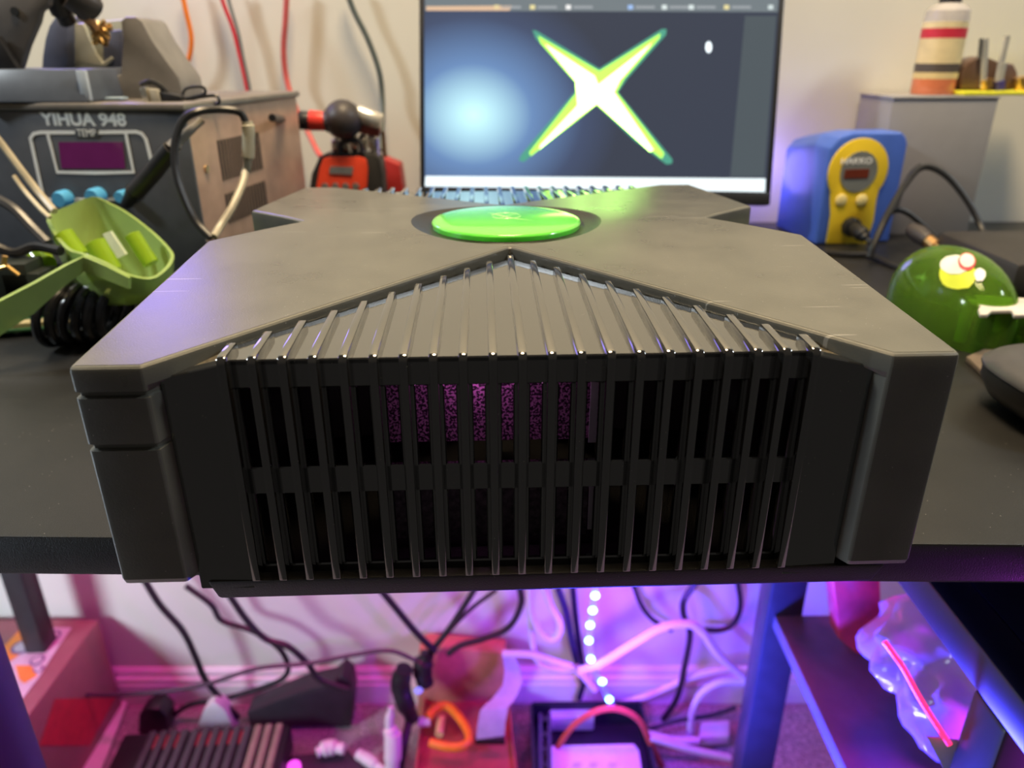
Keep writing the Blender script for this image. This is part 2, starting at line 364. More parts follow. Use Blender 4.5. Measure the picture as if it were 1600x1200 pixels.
r1=N.new('ShaderNodeValToRGB'); r1.color_ramp.elements[0].position=0.46; r1.color_ramp.elements[0].color=(0.03,0.015,0.03,1); r1.color_ramp.elements[1].position=0.56; r1.color_ramp.elements[1].color=(0.70,0.32,0.62,1)
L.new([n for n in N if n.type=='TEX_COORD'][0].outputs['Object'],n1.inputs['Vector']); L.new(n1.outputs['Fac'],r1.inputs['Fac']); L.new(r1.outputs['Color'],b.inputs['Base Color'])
ledge_m=mat('dust_covered_ledge',(0.10,0.085,0.06),0.6,var=0.6,scale=700,bump=0.6,bscale=2500)
def vent(R,tagname):
    """glossy vent insert: sloped top facet, slotted front, 21 ribs. R = rotation about the console's own axis"""
    g=G(K); v0=-153.0; U=91.0; zf=92.5; za=97.5; va=-52.5
    def zs(v): return zf+(za-zf)*(v-v0)/(va-v0)
    def lip(u): return -49-113*abs(u)/111.5
    # top sloped facet (kept 1 mm inside the cover's lip)
    tp=[(-U,v0),(U,v0),(U,lip(U)-1.2),(0,va),(-U,lip(U)-1.2)]
    g.add([(u,v,zs(v)) for u,v in tp]+[(u,v,zs(v)-2) for u,v in tp],[(0,1,2,3,4),(9,8,7,6,5)]+[(i,(i+1)%5,5+(i+1)%5,5+i) for i in range(5)],R)
    for z0,z1 in ((83,zf),(45,55),(9.5,17.0)): g.box((-U,v0,z0),(U,v0+2.2,z1),R)
    pitch=9.0
    for i in range(21):
        u=(i-10)*pitch; g.box((u-2.7,v0,17.0),(u+2.7,v0+2.2,83),R)
    for sg in (-1,1):    # slanted end panels
        x0,x1=U*sg,109.6*sg
        g.add([(x0,-156.8,zf),(x1,-156.3,88.2),(x1,-156.3,10),(x0,-156.8,10),(x0,v0+2,zf),(x1,-152,88.2),(x1,-152,10),(x0,v0+2,10)],
              [(0,1,2,3),(7,6,5,4),(0,4,5,1),(1,5,6,2),(2,6,7,3),(3,7,4,0)],R)
        sh=G(K); q3=[(x0,-156.6,zf-0.3),(x0,lip(U)-0.6,zs(lip(U))-0.6),(x1*0.992,-155.2,88.0)]
        sh.add(q3+[(a_,b_,c_-2.0) for a_,b_,c_ in q3],[(0,1,2),(5,4,3),(0,3,4,1),(1,4,5,2),(2,5,3,0)],R)
        sh.build('dusty_ledge',ledge_m,con,world=False)
    pn=g.build('vent_panel',gloss_m,con,world=False,bevel=0.0004,seg=1)
    pn['label']='glossy black slotted vent panel'
    for i in range(21):
        u=(i-10)*pitch; vb=lip(u)-3.5
        if i==10: vb-=1.0
        # side profile of the rib: back end, top run, rounded shoulder, front, foot
        p=[(vb,zs(vb)-1.5),(vb-0.3,zs(vb)+1.5),(vb-1.5,zs(vb)+2.4),(-155.5,zf+2.6),(-157.0,zf+2.0),(-158.0,zf+0.6),(-158.0,13.9),(-157.6,13.8),(-153.2,13.8),(-152.5,zf-3)]
        G(K).prism(p,u-1.35,u+1.35,'x',R).build('vent_rib',gloss_m,pn,world=False,bevel=0.0004,seg=2)
    return pn
vent(Matrix.Identity(4),'near'); vent(Matrix.Rotation(math.pi,4,'Z'),'far')
G(K).box((-46,-139,56),(24,-137,86)).build('fan_shield',dust_lit_pink_m,con,world=False)
G(K).box((-46,-141,18),(24,-139.5,44)).build('drive_shield',mat('dull_dark_metal',(0.14,0.11,0.13),0.5,0.3,var=0.6,scale=500),con,world=False)
lab_m=mat('white_paper_label',(0.75,0.75,0.78),0.6)
G(K).box((23,-144,57),(26.5,-143.6,81)).build('inner_label',lab_m,con,world=False)
G(K).box((24,-144,22),(27,-143.6,44)).build('inner_label',lab_m,con,world=False)
for k,x in enumerate((-47,-38,-29)): G(K).box((x,-143,24),(x+0.9,-142.6,41)).build('inner_contact',mat('dull_grey_metal',(0.30,0.30,0.30),0.4,0.6),con,world=False)

# ================================================================== MONITOR
BL=at(664,292,0.752); BR=at(1197,301,0.757); TL=at(662,0,0.792)
xa=(BR-BL); SW=xa.length; xa.normalize(); ya=(TL-BL); ya-=xa*ya.dot(xa); ya.normalize(); na=xa.cross(ya)   # na faces the viewer
SH=SW*9/16
Mm=Matrix(((xa.x,ya.x,na.x,BL.x),(xa.y,ya.y,na.y,BL.y),(xa.z,ya.z,na.z,BL.z),(0,0,0,1)))
mon=thing('monitor','slim black monitor showing a glowing green X, behind the console','monitor',(BL+xa*SW/2).to_tuple()[:2]+(TZ,))
def sc(px,py):      # photo pixel -> position on the screen plane (metres from its lower left corner)
    p=Mm.inverted()@hit(px,py,BL,na); return (p.x,p.y)
def onscr(g_,poly,z0,z1): return g_.prism(poly,z0,z1,'z',Mm)
bez_m=mat('monitor_bezel_black',(0.02,0.02,0.022),0.35)
g=G(); bz=0.0045; by=0.012
g.box((-bz,-by,-0.010),(SW+bz,0,0.0012),Mm); g.box((-bz,SH,-0.010),(SW+bz,SH+bz,0.0012),Mm); g.box((-bz,0,-0.010),(0,SH,0.0012),Mm); g.box((SW,0,-0.010),(SW+bz,SH,0.0012),Mm)
g.box((-bz,-by,-0.016),(SW+bz,SH+bz,-0.010),Mm); g.build('housing',bez_m,mon,bevel=0.0008)
cx=(BL+xa*SW/2); g=G(); g.box((cx.x-0.02,cx.y+0.012,TZ),(cx.x+0.02,cx.y+0.020,TZ+0.09)); g.box((cx.x-0.09,cx.y-0.03,TZ),(cx.x+0.09,cx.y+0.08,TZ+0.006)); g.build('stand',bez_m,mon,bevel=0.001)
# screen picture (emits): dark blue field, room glare painted in as lighter blue at left
sm=bpy.data.materials.new('screen_picture_with_glare'); sm.use_nodes=True; N=sm.node_tree.nodes; L=sm.node_tree.links; b=N['Principled BSDF']
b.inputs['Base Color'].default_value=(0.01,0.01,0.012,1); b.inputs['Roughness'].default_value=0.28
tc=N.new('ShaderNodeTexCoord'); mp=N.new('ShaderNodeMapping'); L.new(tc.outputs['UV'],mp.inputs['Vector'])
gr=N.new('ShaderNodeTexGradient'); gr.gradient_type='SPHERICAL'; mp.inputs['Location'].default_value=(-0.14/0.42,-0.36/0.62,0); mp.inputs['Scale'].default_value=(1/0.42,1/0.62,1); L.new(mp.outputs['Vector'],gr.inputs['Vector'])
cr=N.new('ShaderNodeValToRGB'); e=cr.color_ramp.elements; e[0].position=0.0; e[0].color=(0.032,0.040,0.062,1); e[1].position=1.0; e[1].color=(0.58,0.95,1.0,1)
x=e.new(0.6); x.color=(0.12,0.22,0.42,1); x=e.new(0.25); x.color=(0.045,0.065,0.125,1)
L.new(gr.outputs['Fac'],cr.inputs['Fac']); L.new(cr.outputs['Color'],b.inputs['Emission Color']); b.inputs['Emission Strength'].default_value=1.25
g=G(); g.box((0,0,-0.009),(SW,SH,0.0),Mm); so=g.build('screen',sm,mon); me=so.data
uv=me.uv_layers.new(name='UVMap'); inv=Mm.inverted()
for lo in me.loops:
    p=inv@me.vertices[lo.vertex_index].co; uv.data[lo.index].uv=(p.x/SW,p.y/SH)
def em_poly(pts,z,name,col,s,thick=0.0002):
    g=G(); onscr(g,[sc(*p) for p in pts],z,z+thick); return g.build(name,emis(name+'_%d_%d'%(int(col[0]*99),int(s*100)),col,s),so)
def crop(l): return [(640+x/2.6667,y/2.6667) for x,y in l]
em_poly([(664,-6),(1217,-6),(1215,19),(664,17)],0.0001,'browser_bar',(0.30,0.36,0.40),0.55)
em_poly([(666,10),(800,9),(796,17),(666,17)],0.0004,'warm_tab',(0.9,0.62,0.42),0.8)
em_poly([(1164,25),(1213,25),(1194,276),(1141,276)],0.0001,'side_strip',(0.08,0.10,0.115),1.0)
em_poly([(665,275),(1196,279),(1195,300),(664,291)],0.0001,'task_bar',(0.86,0.97,1.0),1.25)
em_poly(crop([(512,125),(530,130),(790,287),(1050,122),(1070,122),(1068,145),(905,330),(868,385),(1095,665),(1092,682),(1070,685),(935,585),(778,437),(700,502),(475,675),(455,668),(465,645),(690,382),(690,345),(525,160)]),0.0003,'logo_edge',(0.10,0.42,0.30),0.9)
em_poly(crop([(535,150),(790,297),(1045,140),(1040,160),(893,330),(862,385),(1060,640),(1050,662),(940,575),(778,437),(700,500),(505,650),(498,636),(692,390),(690,343),(545,180)]),0.0006,'logo_glow',(0.42,0.90,0.10),1.7)
em_poly(crop([(565,185),(770,318),(785,355),(1010,180),(875,335),(850,385),(1015,625),(1000,632),(780,432),(700,492),(540,622),(545,606),(700,440),(692,340)]),0.0009,'logo_core',(0.48,1.0,0.20),8.0)
em_poly([(1103+5*math.cos(a*.5236)+4,74+9*math.sin(a*.5236)) for a in range(12)],0.0006,'screen_dot',(0.85,0.95,1.0),1.6)
for k,(x,c) in enumerate(((776,(0.9,0.8,0.4)),(832,(0.9,0.8,0.5)),(888,(1,1,1)),(985,(0.4,0.6,1.0)),(1038,(0.8,0.9,0.9)),(1080,(0.8,0.9,1.0)),(1135,(0.9,0.85,0.7)),(1204,(0.7,0.8,0.8)))):
    em_poly([(x-4,8),(x+4,8),(x+4,15),(x-4,15)],0.0004,'tab_icon',c,0.9)
    if k<7: em_poly([(x+8,9.5),(x+38,9.5),(x+38,13.5),(x+8,13.5)],0.0004,'tab_title',(0.55,0.60,0.65),0.6)
# ================================================================== LEFT SIDE OF THE DESK: soldering station
grey_m=mat('station_dark_grey_paint',(0.085,0.092,0.108),0.42,bump=0.15)
brown_m=mat('station_side_brown_grey',(0.40,0.265,0.20),0.38,bump=0.1)
white_ink=mat('white_ink',(0.97,0.97,0.95),0.5,var=0.02)
black_cab=mat('black_cable_rubber',(0.016,0.016,0.018),0.33)
P0=Vector((-0.2275,0.56,TZ)); RS=math.radians(-8)
st=thing('soldering_station','dark grey soldering station with white lettering and magenta display, at the left','soldering station',P0,RS)
Ms=W[st.name]; Mi=Ms.inverted()
H=0.1465
g=G(); g.box((-0.185,0.0015,0.002),(-0.0015,0.20,H-0.004)); g.build('body',brown_m,st,world=False,bevel=0.002)
g=G(); g.box((-0.188,-0.001,0.0),(0.0,0.0018,H-0.005)); g.build('front_panel',grey_m,st,world=False,bevel=0.0012)
g=G(); g.box((-0.189,-0.003,H-0.005),(0.001,0.202,H)); g.build('lid',mat('lid_grey',(0.19,0.17,0.15),0.35),st,world=False,bevel=0.0012)
fn=Ms.to_3x3()@Vector((0,-1,0)); fx=Ms.to_3x3()@Vector((1,0,0)); FP=P0+fn*0.0011
def of(px,py): return hit(px,py,FP,fn)
def strip(pts,name,wd,m,par):
    return G().ribbon([of(*p) for p in pts],wd,0.0005,fn).build(name,m,par)
strip([(238,257),(233,236),(228,217),(222,209),(213,206),(140,207),(63,207),(53,209),(48,216),(52,235),(60,272),(68,308),(72,312),(100,312),(150,312),(200,311)],'outer_frame_line',0.0024,white_ink,st)
strip([(75,209),(90,269),(150,270),(209,269),(197,209)],'display_frame_line',0.0024,white_ink,st)
dsp=[of(*p) for p in ((92,222),(192,222),(196,263),(97,263))]
G().slab(dsp,fn*0.0006).build('display',mat('magenta_display',(0.12,0.012,0.085),0.15,coat=0.5,emit=(0.25,0.02,0.18),estr=0.12),st)
a,b2=of(63,186),of(197,187)
text('YIHUA 948',0.01,(a+b2)/2,fx,(0,0,1),white_ink,'brand_lettering',st,fit=((b2-a).length,(of(130,176)-of(130,197)).length),bold=0.0004)
G().slab([of(*p) for p in ((118,201),(154,201),(154,214),(118,214))],fn*0.0007).build('temp_plate',grey_m,st)
text('TEMP',0.004,of(136,207.5)+fn*0.0008,fx,(0,0,1),white_ink,'temp_lettering',st,fit=((of(151,207)-of(121,207)).length,(of(136,202)-of(136,213)).length))
blue_k=mat('light_blue_knob',(0.10,0.42,0.72),0.35,var=0.05)
for px,py,r in ((105,309,0.0062),(156,305,0.0062),(198,305,0.0045)):
    c=of(px,py); G().cyl(c,c+fn*0.010,r,20,prof=[(r,0),(r,.75),(r*.85,1)]).build('knob',blue_k,st)
# vents on the station's side
for z0,z1,n0 in ((0.088,0.118,0),(0.055,0.078,1)):
    for i in range(14):
        y=0.040+i*0.0052; G().box((-0.0016,y,z0),(-0.0008,y+0.0026,z1)).build('vent_slot',mat('vent_slot_dark',(0.02,0.018,0.017),0.6),st,world=False)
c=Ms@Vector((-0.0015,0.018,0.100)); G().cyl(c,c+fx*0.0015,0.0028,14).build('screw',mat('brass_screw',(0.7,0.5,0.25),0.3,1.0),st)
TOP=TZ+H
# tray on top of the station
g=G(); p=[at(-40,108,0.585),at(134,108,0.585),at(140,158,0.585),at(-40,158,0.585)]
zz0=TOP+0.0003; xl,xr=p[0].x,p[1].x
tray=thing('sponge_tray','blue grey metal tray on top of the soldering station','tray',((xl+xr)/2,0.61,zz0))
g=G(); g.hexa([(xl,0.572,zz0),(xr+0.003,0.572,zz0),(xr+0.003,0.66,zz0),(xl,0.66,zz0)],[(xl,0.580,p[0].z),(xr,0.580,p[0].z),(xr,0.66,p[0].z),(xl,0.66,p[0].z)])
g.build('body',mat('tray_blue_grey',(0.085,0.10,0.13),0.35),tray,bevel=0.0015)
G().box((xr-0.002,0.574,zz0+0.001),(xr+0.0045,0.578,p[0].z-0.001)).build('edge_trim',mat('tray_light_edge',(0.45,0.52,0.62),0.3),tray,bevel=0.0005)
zt_=p[0].z
# iron stand: two arched cheeks, channel
stand=thing('iron_stand','grey arched soldering iron stand with brass wool, on the blue grey tray','tool stand',(-0.27,0.66,TOP))
stand_m=mat('stand_grey_plastic',(0.20,0.19,0.185),0.4); blue_cheek=mat('stand_dark_blue_face',(0.09,0.10,0.15),0.4)
def pl(pts,Y,d,name,m,par,bev=0.0015): return G().slab([at(x,y,Y) for x,y in pts],(0,d,0)).build(name,m,par,bevel=bev)
pl([(64,112),(66,85),(70,60),(76,40),(84,28),(96,24),(104,28),(104,112)],0.64,0.03,'left_cheek',blue_cheek,stand)
pl([(188,118),(192,60),(188,32),(196,26),(212,26),(222,34),(238,64),(262,98),(280,122),(284,140),(286,163),(137,163),(130,112)],0.628,0.045,'right_cheek',stand_m,stand)
pl([(100,112),(100,38),(192,30),(192,112)],0.668,0.004,'back_plate',mat('stand_pale_green_plate',(0.42,0.43,0.36),0.35),stand)
pl([(104,36),(130,36),(140,62),(150,84),(160,98),(172,88),(176,92),(166,106),(148,111),(120,108),(106,92),(101,70)],0.652,0.004,'curved_guard',mat('guard_pale_metal',(0.50,0.50,0.42),0.25,0.4),stand)
pl([(160,50),(188,46),(190,112),(160,112)],0.655,0.010,'channel',blue_cheek,stand)
br_m=mat('brass_wool',(0.60,0.38,0.14),0.35,0.9,var=0.6,scale=300)
c=at(160,52,0.640); g=G()
for k in range(16):
    d=Vector((random.uniform(-1,1),random.uniform(-.4,.4),random.uniform(-1,1)))*0.009; e=Vector((random.uniform(-1,1),random.uniform(-.4,.4),random.uniform(-1,1)))*0.009
    g.tube([c+d,c+(d+e)*0.2+Vector((0.004*random.uniform(-1,1),0,0.004*random.uniform(-1,1))),c+e],0.0018,6)
g.build('brass_wool',br_m,stand)
# clamp arm hanging in from the top left
arm=thing('clamp_arm','dark bracket plate with a hole, cut off by the upper left corner','bracket',(at(20,100,0.60)))
pl([(-30,-30),(80,-30),(74,8),(62,18),(58,35),(42,72),(31,108),(10,104),(-2,62),(-30,40)],0.60,0.008,'plate',mat('bracket_brown_grey',(0.11,0.10,0.095),0.42),arm)
c=at(24,18,0.5995); G().cyl(c,c+Vector((0,-0.0012,0)),0.0030,14).build('bolt_hole',mat('hole_black',(0.006,0.006,0.006),0.7),arm)
pl([(-5,55),(28,108),(14,112),(-10,112),(-20,60)],0.592,0.007,'foot',blackpl,arm)
probe=thing('tool_head','black jointed tool head pointing at the brass wool','tool',at(130,40,0.625))
G().tube([at(80,-25,0.615),at(92,8,0.622),at(106,34,0.63)],[0.0085,0.008,0.0065],12).build('handle',blackpl,probe)
G().tube([at(112,-12,0.615),at(136,6,0.62),at(150,16,0.625)],[0.012,0.012,0.008],12).build('joint',mat('joint_dark_brown',(0.045,0.04,0.04),0.4),probe)
G().tube([at(126,22,0.622),at(140,32,0.63),at(150,45,0.635)],[0.004,0.004,0.003],10).build('tip',mat('copper_tip',(0.55,0.32,0.15),0.3,0.9),probe)
# small bits on the lid
a=at(150,152,0.60); b2=at(194,166,0.60)
tag(G().box((a.x,0.598,TOP+.0003),(b2.x,0.61,a.z)).build('small_case',mat('pale_blue_plastic',(0.32,0.42,0.52),0.3),bevel=0.001),'small pale blue plastic box on the station lid','box')
plug=thing('usb_plug','black plug with metal end lying on the station lid','plug',at(240,160,0.585))
u0,u1=at(214,158,0.585),at(250,140,0.60)
pl([(217,138),(226,134),(234,164),(226,167)],0.585,0.006,'metal_shell',mat('plug_steel',(0.75,0.72,0.62),0.25,0.9),plug,0.0008)
pl([(229,138),(246,140),(252,165),(236,165)],0.586,0.008,'plug_body',mat('plug_beige_grey',(0.40,0.37,0.30),0.4),plug,0.001)
pl([(246,142),(284,150),(282,162),(252,166)],0.587,0.009,'strain_relief',blackpl,plug,0.002)
G().tube([at(220,134,0.59),at(235,128,0.592),at(250,134,0.592),at(262,146,0.592)],0.0022,8).build('cap_strap',blackpl,plug)
gl=thing('cable_loops','pair of thin black wire loops beside the metal plug','cable',at(310,163,0.60))
G().tube([at(x,y,0.60) for x,y in ((284,150),(292,138),(316,136),(320,146),(300,152),(286,156))],0.0011,6).build('loop',black_cab,gl)
G().tube([at(x,y,0.60) for x,y in ((286,158),(312,152),(338,150),(341,162),(320,163),(290,160))],0.0013,6).build('loop',black_cab,gl)
# cables in front of the station
def px(l): return [at(*p) for p in l]
cab_grey=mat('grey_beige_cable',(0.22,0.20,0.17),0.3,var=0.1)
cable('looped_cable','black cable looping over the station corner',px([(330,372,0.50),(305,345,0.505),(284,300,0.51),(274,260,0.515),(274,220,0.52),(286,188,0.525),(310,174,0.53),(345,171,0.54),(375,176,0.545),(386,196,0.545)]),0.0026,black_cab)
lc=thing('inline_plug','pale sleeve plug hanging on the dark looped cable','plug',at(388,250,0.545))
G().tube(px([(386,190,0.545),(388,205,0.545),(388,240,0.545),(387,250,0.545)]),[0.0036,0.0042,0.0042,0.003],12).build('sleeve',mat('sleeve_cream',(0.50,0.45,0.33),0.3),lc)
G().tube(px([(387,250,0.545),(386,262,0.545),(384,268,0.545)]),0.0026,10).build('collar',mat('collar_metal',(0.6,0.55,0.42),0.3,0.7),lc)
G().tube(px([(384,266,0.545),(378,290,0.535),(362,325,0.52),(345,352,0.51),(334,370,0.50)]),0.0026,8).build('tail',mat('tail_cream',(0.42,0.37,0.27),0.35),lc)
hn=thing('connector_handle','slim black connector plugged into the station front','plug',at(215,310,0.535))
G().tube(px([(268,232,0.525),(240,268,0.53),(212,300,0.537)]),[0.0058,0.0062,0.0062],14,smooth=False).build('barrel',mat('handle_black',(0.025,0.025,0.028),0.3),hn)
G().tube(px([(212,300,0.537),(205,309,0.54),(198,318,0.545)]),[0.0068,0.005,0.004],14,smooth=False).build('nut',blackpl,hn)
G().tube(px([(268,232,0.525),(290,210,0.53),(315,188,0.54)]),[0.0045,0.0030,0.0026],10).build('boot',cab_grey,hn)
cable('beige_cable','pale beige highlightless cable crossing the station at far left',px([(-20,196,0.52),(5,228,0.52),(35,268,0.515),(60,300,0.51),(85,330,0.50)]),0.0024,mat('beige_cable',(0.40,0.35,0.25),0.35))['label']='pale beige cable crossing the left end of the station'
cable('grey_cable','thick dark grey cable running down the left image edge towards the shell',px([(-25,300,0.49),(20,325,0.485),(50,355,0.48),(75,380,0.475)]),0.0032,mat('slate_cable',(0.05,0.05,0.055),0.3))
cable('thin_cable','thin cream cable beside the blue knobs',px([(22,275,0.515),(40,300,0.51),(62,325,0.50),(78,340,0.495)]),0.0016,mat('cream_cable',(0.55,0.48,0.34),0.35))
cable('lower_black_cable','black cable curling behind the green shell, low at left',px([(-20,378,0.47),(20,395,0.47),(55,385,0.475),(95,392,0.47)]),0.0032,black_cab)

# ------------------------------------------------------------------ desoldering handle, meters, wall cables
red_m=mat('red_plastic',(0.72,0.045,0.03),0.38); drk=mat('dark_brown_grip',(0.05,0.042,0.042),0.45)
chrome=mat('bright_metal',(0.80,0.78,0.72),0.25,0.6)
ph=thing('solder_pump','red and black hand tool with a chrome barrel resting above the multimeter','hand tool',at(520,240,0.76))
def seg(x0,y0,x1,y1,Y,r0,r1,name,m): return G().cyl(at(x0,y0,Y),at(x1,y1,Y),r0,20,r2=r1).build(name,m,ph,bevel=0.0008)
seg(448,186,456,187,0.787,0.008,0.0095,'end_cap',red_m); seg(456,187,468,188,0.787,0.0095,0.0095,'red_collar',red_m)
seg(468,188,484,189,0.788,0.0090,0.0090,'black_ring',blackpl); seg(484,188,514,190,0.789,0.0098,0.0088,'red_grip',red_m)
c=at(536,187,0.792); G().lathe([(0.0001,-0.019)]+[(0.019*math.cos(math.radians(a)),0.019*math.sin(math.radians(a))) for a in range(-80,81,16)]+[(0.0001,0.019)],20,Matrix.Translation(c)).build('round_body',drk,ph)
seg(508,190,524,189,0.790,0.010,0.012,'neck',drk); seg(558,177,596,191,0.796,0.0092,0.0080,'chrome_barrel',chrome)
seg(556,196,594,206,0.798,0.0065,0.0055,'red_stem',mat('dull_red_stem',(0.35,0.07,0.06),0.4))
cable('handle_cord','black cord running from the station corner to the red hand tool',px([(425,184,0.66),(438,186,0.71),(450,187,0.787)]),0.0032,black_cab)
coil=thing('holder_spring','silver coil holder under the chrome hand tool','holder',at(550,240,0.795))
for i in range(5):
    c=at(526+i*14,228-i*2,0.802); G().cyl(c+Vector((-0.0035,0,0)),c+Vector((0.0035,0,0)),0.0085,16).build('coil_ring',mat('dull_silver',(0.62,0.58,0.52),0.3,0.8),coil,bevel=0.001)
G().cyl(at(585,216,0.802),at(587,243,0.802),0.0048,14).build('rod',chrome,coil); G().cyl(at(598,205,0.805),at(602,245,0.805),0.002,8).build('rear_pin',mat('brown_pin',(0.25,0.14,0.07),0.4,0.5),coil)
mm=thing('multimeter','red and black multimeter standing behind the console, left of the monitor','multimeter',at(545,300,0.80))
Yq=0.79
pl([(482,300),(486,272),(497,248),(506,240),(584,240),(594,248),(598,272),(600,300),(612,345),(474,345)],Yq,0.028,'holster',mat('holster_black',(0.03,0.03,0.032),0.45),mm,0.003)
pl([(493,298),(499,262),(505,247),(516,245),(562,245),(572,249),(575,262),(573,298),(580,340),(486,340)],Yq-0.003,0.003,'face',mat('meter_red',(0.78,0.07,0.03),0.4),mm,0.001)
pl([(516,260),(552,261),(550,273),(514,271)],Yq-0.0042,0.001,'display',mat('meter_grey_lcd',(0.22,0.23,0.24),0.3),mm,0)
for k in range(4): c=at(508+16*k,291,Yq-0.003); G().cyl(c,c+Vector((0,-0.0025,0)),0.0035,12).build('button',mat('meter_button',(0.18,0.17,0.17),0.5),mm)
G().tube(px([(530,240,Yq),(534,222,Yq),(560,222,Yq),(566,240,Yq)]),0.0025,8).build('bail',blackpl,mm)
tag(G().slab([at(x,y,0.835) for x,y in ((590,244),(624,258),(630,300),(636,350),(590,350))],(0,0.03,0)).build('red_case',mat('deep_red_case',(0.42,0.03,0.03),0.42),bevel=0.002),'plain dark red box behind the multimeter, next to the monitor','box')
WYc=0.870
cable('orange_wire','orange wire hanging on the wall above the station',px([(280,-30,WYc),(291,20,WYc),(299,60,WYc),(294,95,WYc),(278,120,WYc),(262,150,WYc)]),0.0026,mat('orange_wire',(0.80,0.20,0.02),0.4))
cable('red_probe_lead','red test lead hanging on the wall, left of the pink one',px([(338,-30,WYc),(350,8,WYc),(364,45,WYc),(374,85,WYc),(384,130,WYc),(392,175,WYc)]),0.0022,mat('red_lead',(0.62,0.03,0.05),0.4))
cable('grey_probe_lead','thin grey lead running beside the red one on the wall',px([(350,-30,WYc),(360,10,WYc),(372,50,WYc),(380,90,WYc),(389,132,WYc),(396,175,WYc)]),0.0018,mat('grey_lead',(0.16,0.18,0.18),0.4))
cable('pink_red_lead','dusty red lead curving down the wall to the multimeter',px([(449,-30,WYc),(446,30,WYc),(443,80,WYc),(448,125,WYc),(462,168,0.86),(478,200,0.85),(495,235,0.83),(503,246,0.815)]),0.0030,mat('dusty_red_lead',(0.55,0.10,0.09),0.45))
cable('grey_green_lead','dark grey green lead curving down the wall beside the monitor',px([(536,-30,WYc),(552,15,WYc),(575,62,WYc),(592,110,WYc),(597,150,WYc),(597,190,0.86),(594,235,0.84)]),0.0030,mat('grey_green_lead',(0.10,0.12,0.11),0.45))
# ------------------------------------------------------------------ LEFT: green shell half and coiled cable
def green(name,c,tr=0.35):
    m=mat(name,c,0.2,var=0.06,trans=tr,coat=0.3,ior=1.3); return m
gsh=green('translucent_green_shell',(0.44,0.60,0.19))
shl=thing('controller_shell','open translucent green controller shell half lying at the left of the console','shell',at(150,460,0.44))
rim=[(73,338,.470),(105,322,.482),(145,307,.492),(175,318,.487),(205,335,.478),(240,362,.463),(266,388,.448),(272,404,.438),(258,424,.426),(235,436,.418),(200,430,.413),(165,412,.411),(130,398,.413),(105,390,.425),(84,366,.450)]
rim=[(x,y,Y+0.045) for x,y,Y in rim]; R3=px(rim); R3=[0.5*((2*R3[i])+(R3[(i+1)%15]-R3[i-1])*t+(2*R3[i-1]-5*R3[i]+4*R3[(i+1)%15]-R3[(i+2)%15])*t*t+(3*R3[i]-R3[i-1]-3*R3[(i+1)%15]+R3[(i+2)%15])*t**3) for i in range(15) for t in (0,.33,.66)];  cen=sum(R3,Vector())/len(R3); lo=[]; mid=[]
for p in R3:
    q=cen+(p-cen)*0.93; mid.append(Vector((q.x,q.y,p.z-(p.z-0.770)*0.55)))
    q=cen+(p-cen)*0.72; lo.append(Vector((q.x,q.y,0.770)))
n=len(R3); g=G()
g.add(R3+mid+lo+[Vector((cen.x,cen.y,0.768))],[(i,(i+1)%n,n+(i+1)%n,n+i) for i in range(n)]+[(n+i,n+(i+1)%n,2*n+(i+1)%n,2*n+i) for i in range(n)]+[(2*n+i,2*n+(i+1)%n,3*n) for i in range(n)])
g.build('bowl',gsh,shl,solid=0.0022,ang=50)
up=px([(-40,490,0.4170),(0,467,0.4250),(50,441,0.4370),(100,413,0.4490),(132,399,0.4575),(170,415,0.4530),(205,433,0.4500)])
dn_=px([(-40,560,0.4190),(0,520,0.4270),(50,487,0.4390),(95,447,0.4500),(134,421,0.4575),(170,436,0.4530),(205,450,0.4500)])
g=G(); m_=len(up); g.add(up+dn_,[(i,i+1,m_+i+1,m_+i) for i in range(m_-1)]); g.build('grip_wall',gsh,shl,solid=0.0024,ang=60)
up2=[p+Vector((0,0.012,-0.004)) for p in up[:5]]; g=G(); g.add(up[:5]+up2,[(i,i+1,5+i+1,5+i) for i in range(4)]); g.build('grip_lip',green('pale_green_lip',(0.42,0.56,0.18)),shl,solid=0.002)
for x0,y0,x1,y1,r,Y in ((98,366,124,402,.0068,.497),(148,378,176,424,.0066,.483),(206,366,236,412,.0052,.491),(60,402,70,415,.0075,.485)):
    a=at(x0,y0,Y); b2=at(x1,y1,Y-0.005); G().cyl(a,b2,r,16,prof=[(r*.55,0.02),(r*.8,0),(r,0.03),(r,1)]).build('screw_post',green('bright_green_post',(0.36,0.56,0.03)),shl)
a=at(165,368,0.5000); G().slab(px([(160,366,0.5000),(172,362,0.5000),(196,398,0.4950),(184,404,0.4950)]),(0,0.003,0)).build('inner_label',mat('silver_label',(0.6,0.66,0.5),0.35),shl)
cpts=[]; c0=at(76,478,0.470); c1=at(196,474,0.478); rad=0.0185
T=26
for i in range(T*9+1):
    t=i/(T*9); a=t*6.2*2*math.pi; c=c0.lerp(c1,t); c.z=TZ+0.0222
    cpts.append(c+Vector((0.006*math.sin(a+.6),rad*math.cos(a),rad*math.sin(a))))
tag(G().tube(cpts,0.0030,8,smooth=False).build('coiled_cord',mat('black_coil_cord',(0.008,0.008,0.009),0.22,coat=0.3)),'glossy black coiled cord under the green shell at the left','cable')
pc=thing('circuit_board','small green circuit board strip with a cream edge, on the desk at far left','circuit board',atz(30,520,TZ))
q=[atz(x,y,TZ+0.004) for x,y in ((-40,505),(70,497),(86,507),(70,516),(-40,524))]; G().slab(q,(0,0,0.0016)).build('board',mat('pcb_green',(0.03,0.10,0.04),0.4),pc)
q=[atz(x,y,TZ+0.0058) for x,y in ((10,508),(82,503),(84,508),(10,514))]; G().slab(q,(0,0,0.003)).build('edge_connector',mat('cream_connector',(0.62,0.52,0.30),0.4),pc)
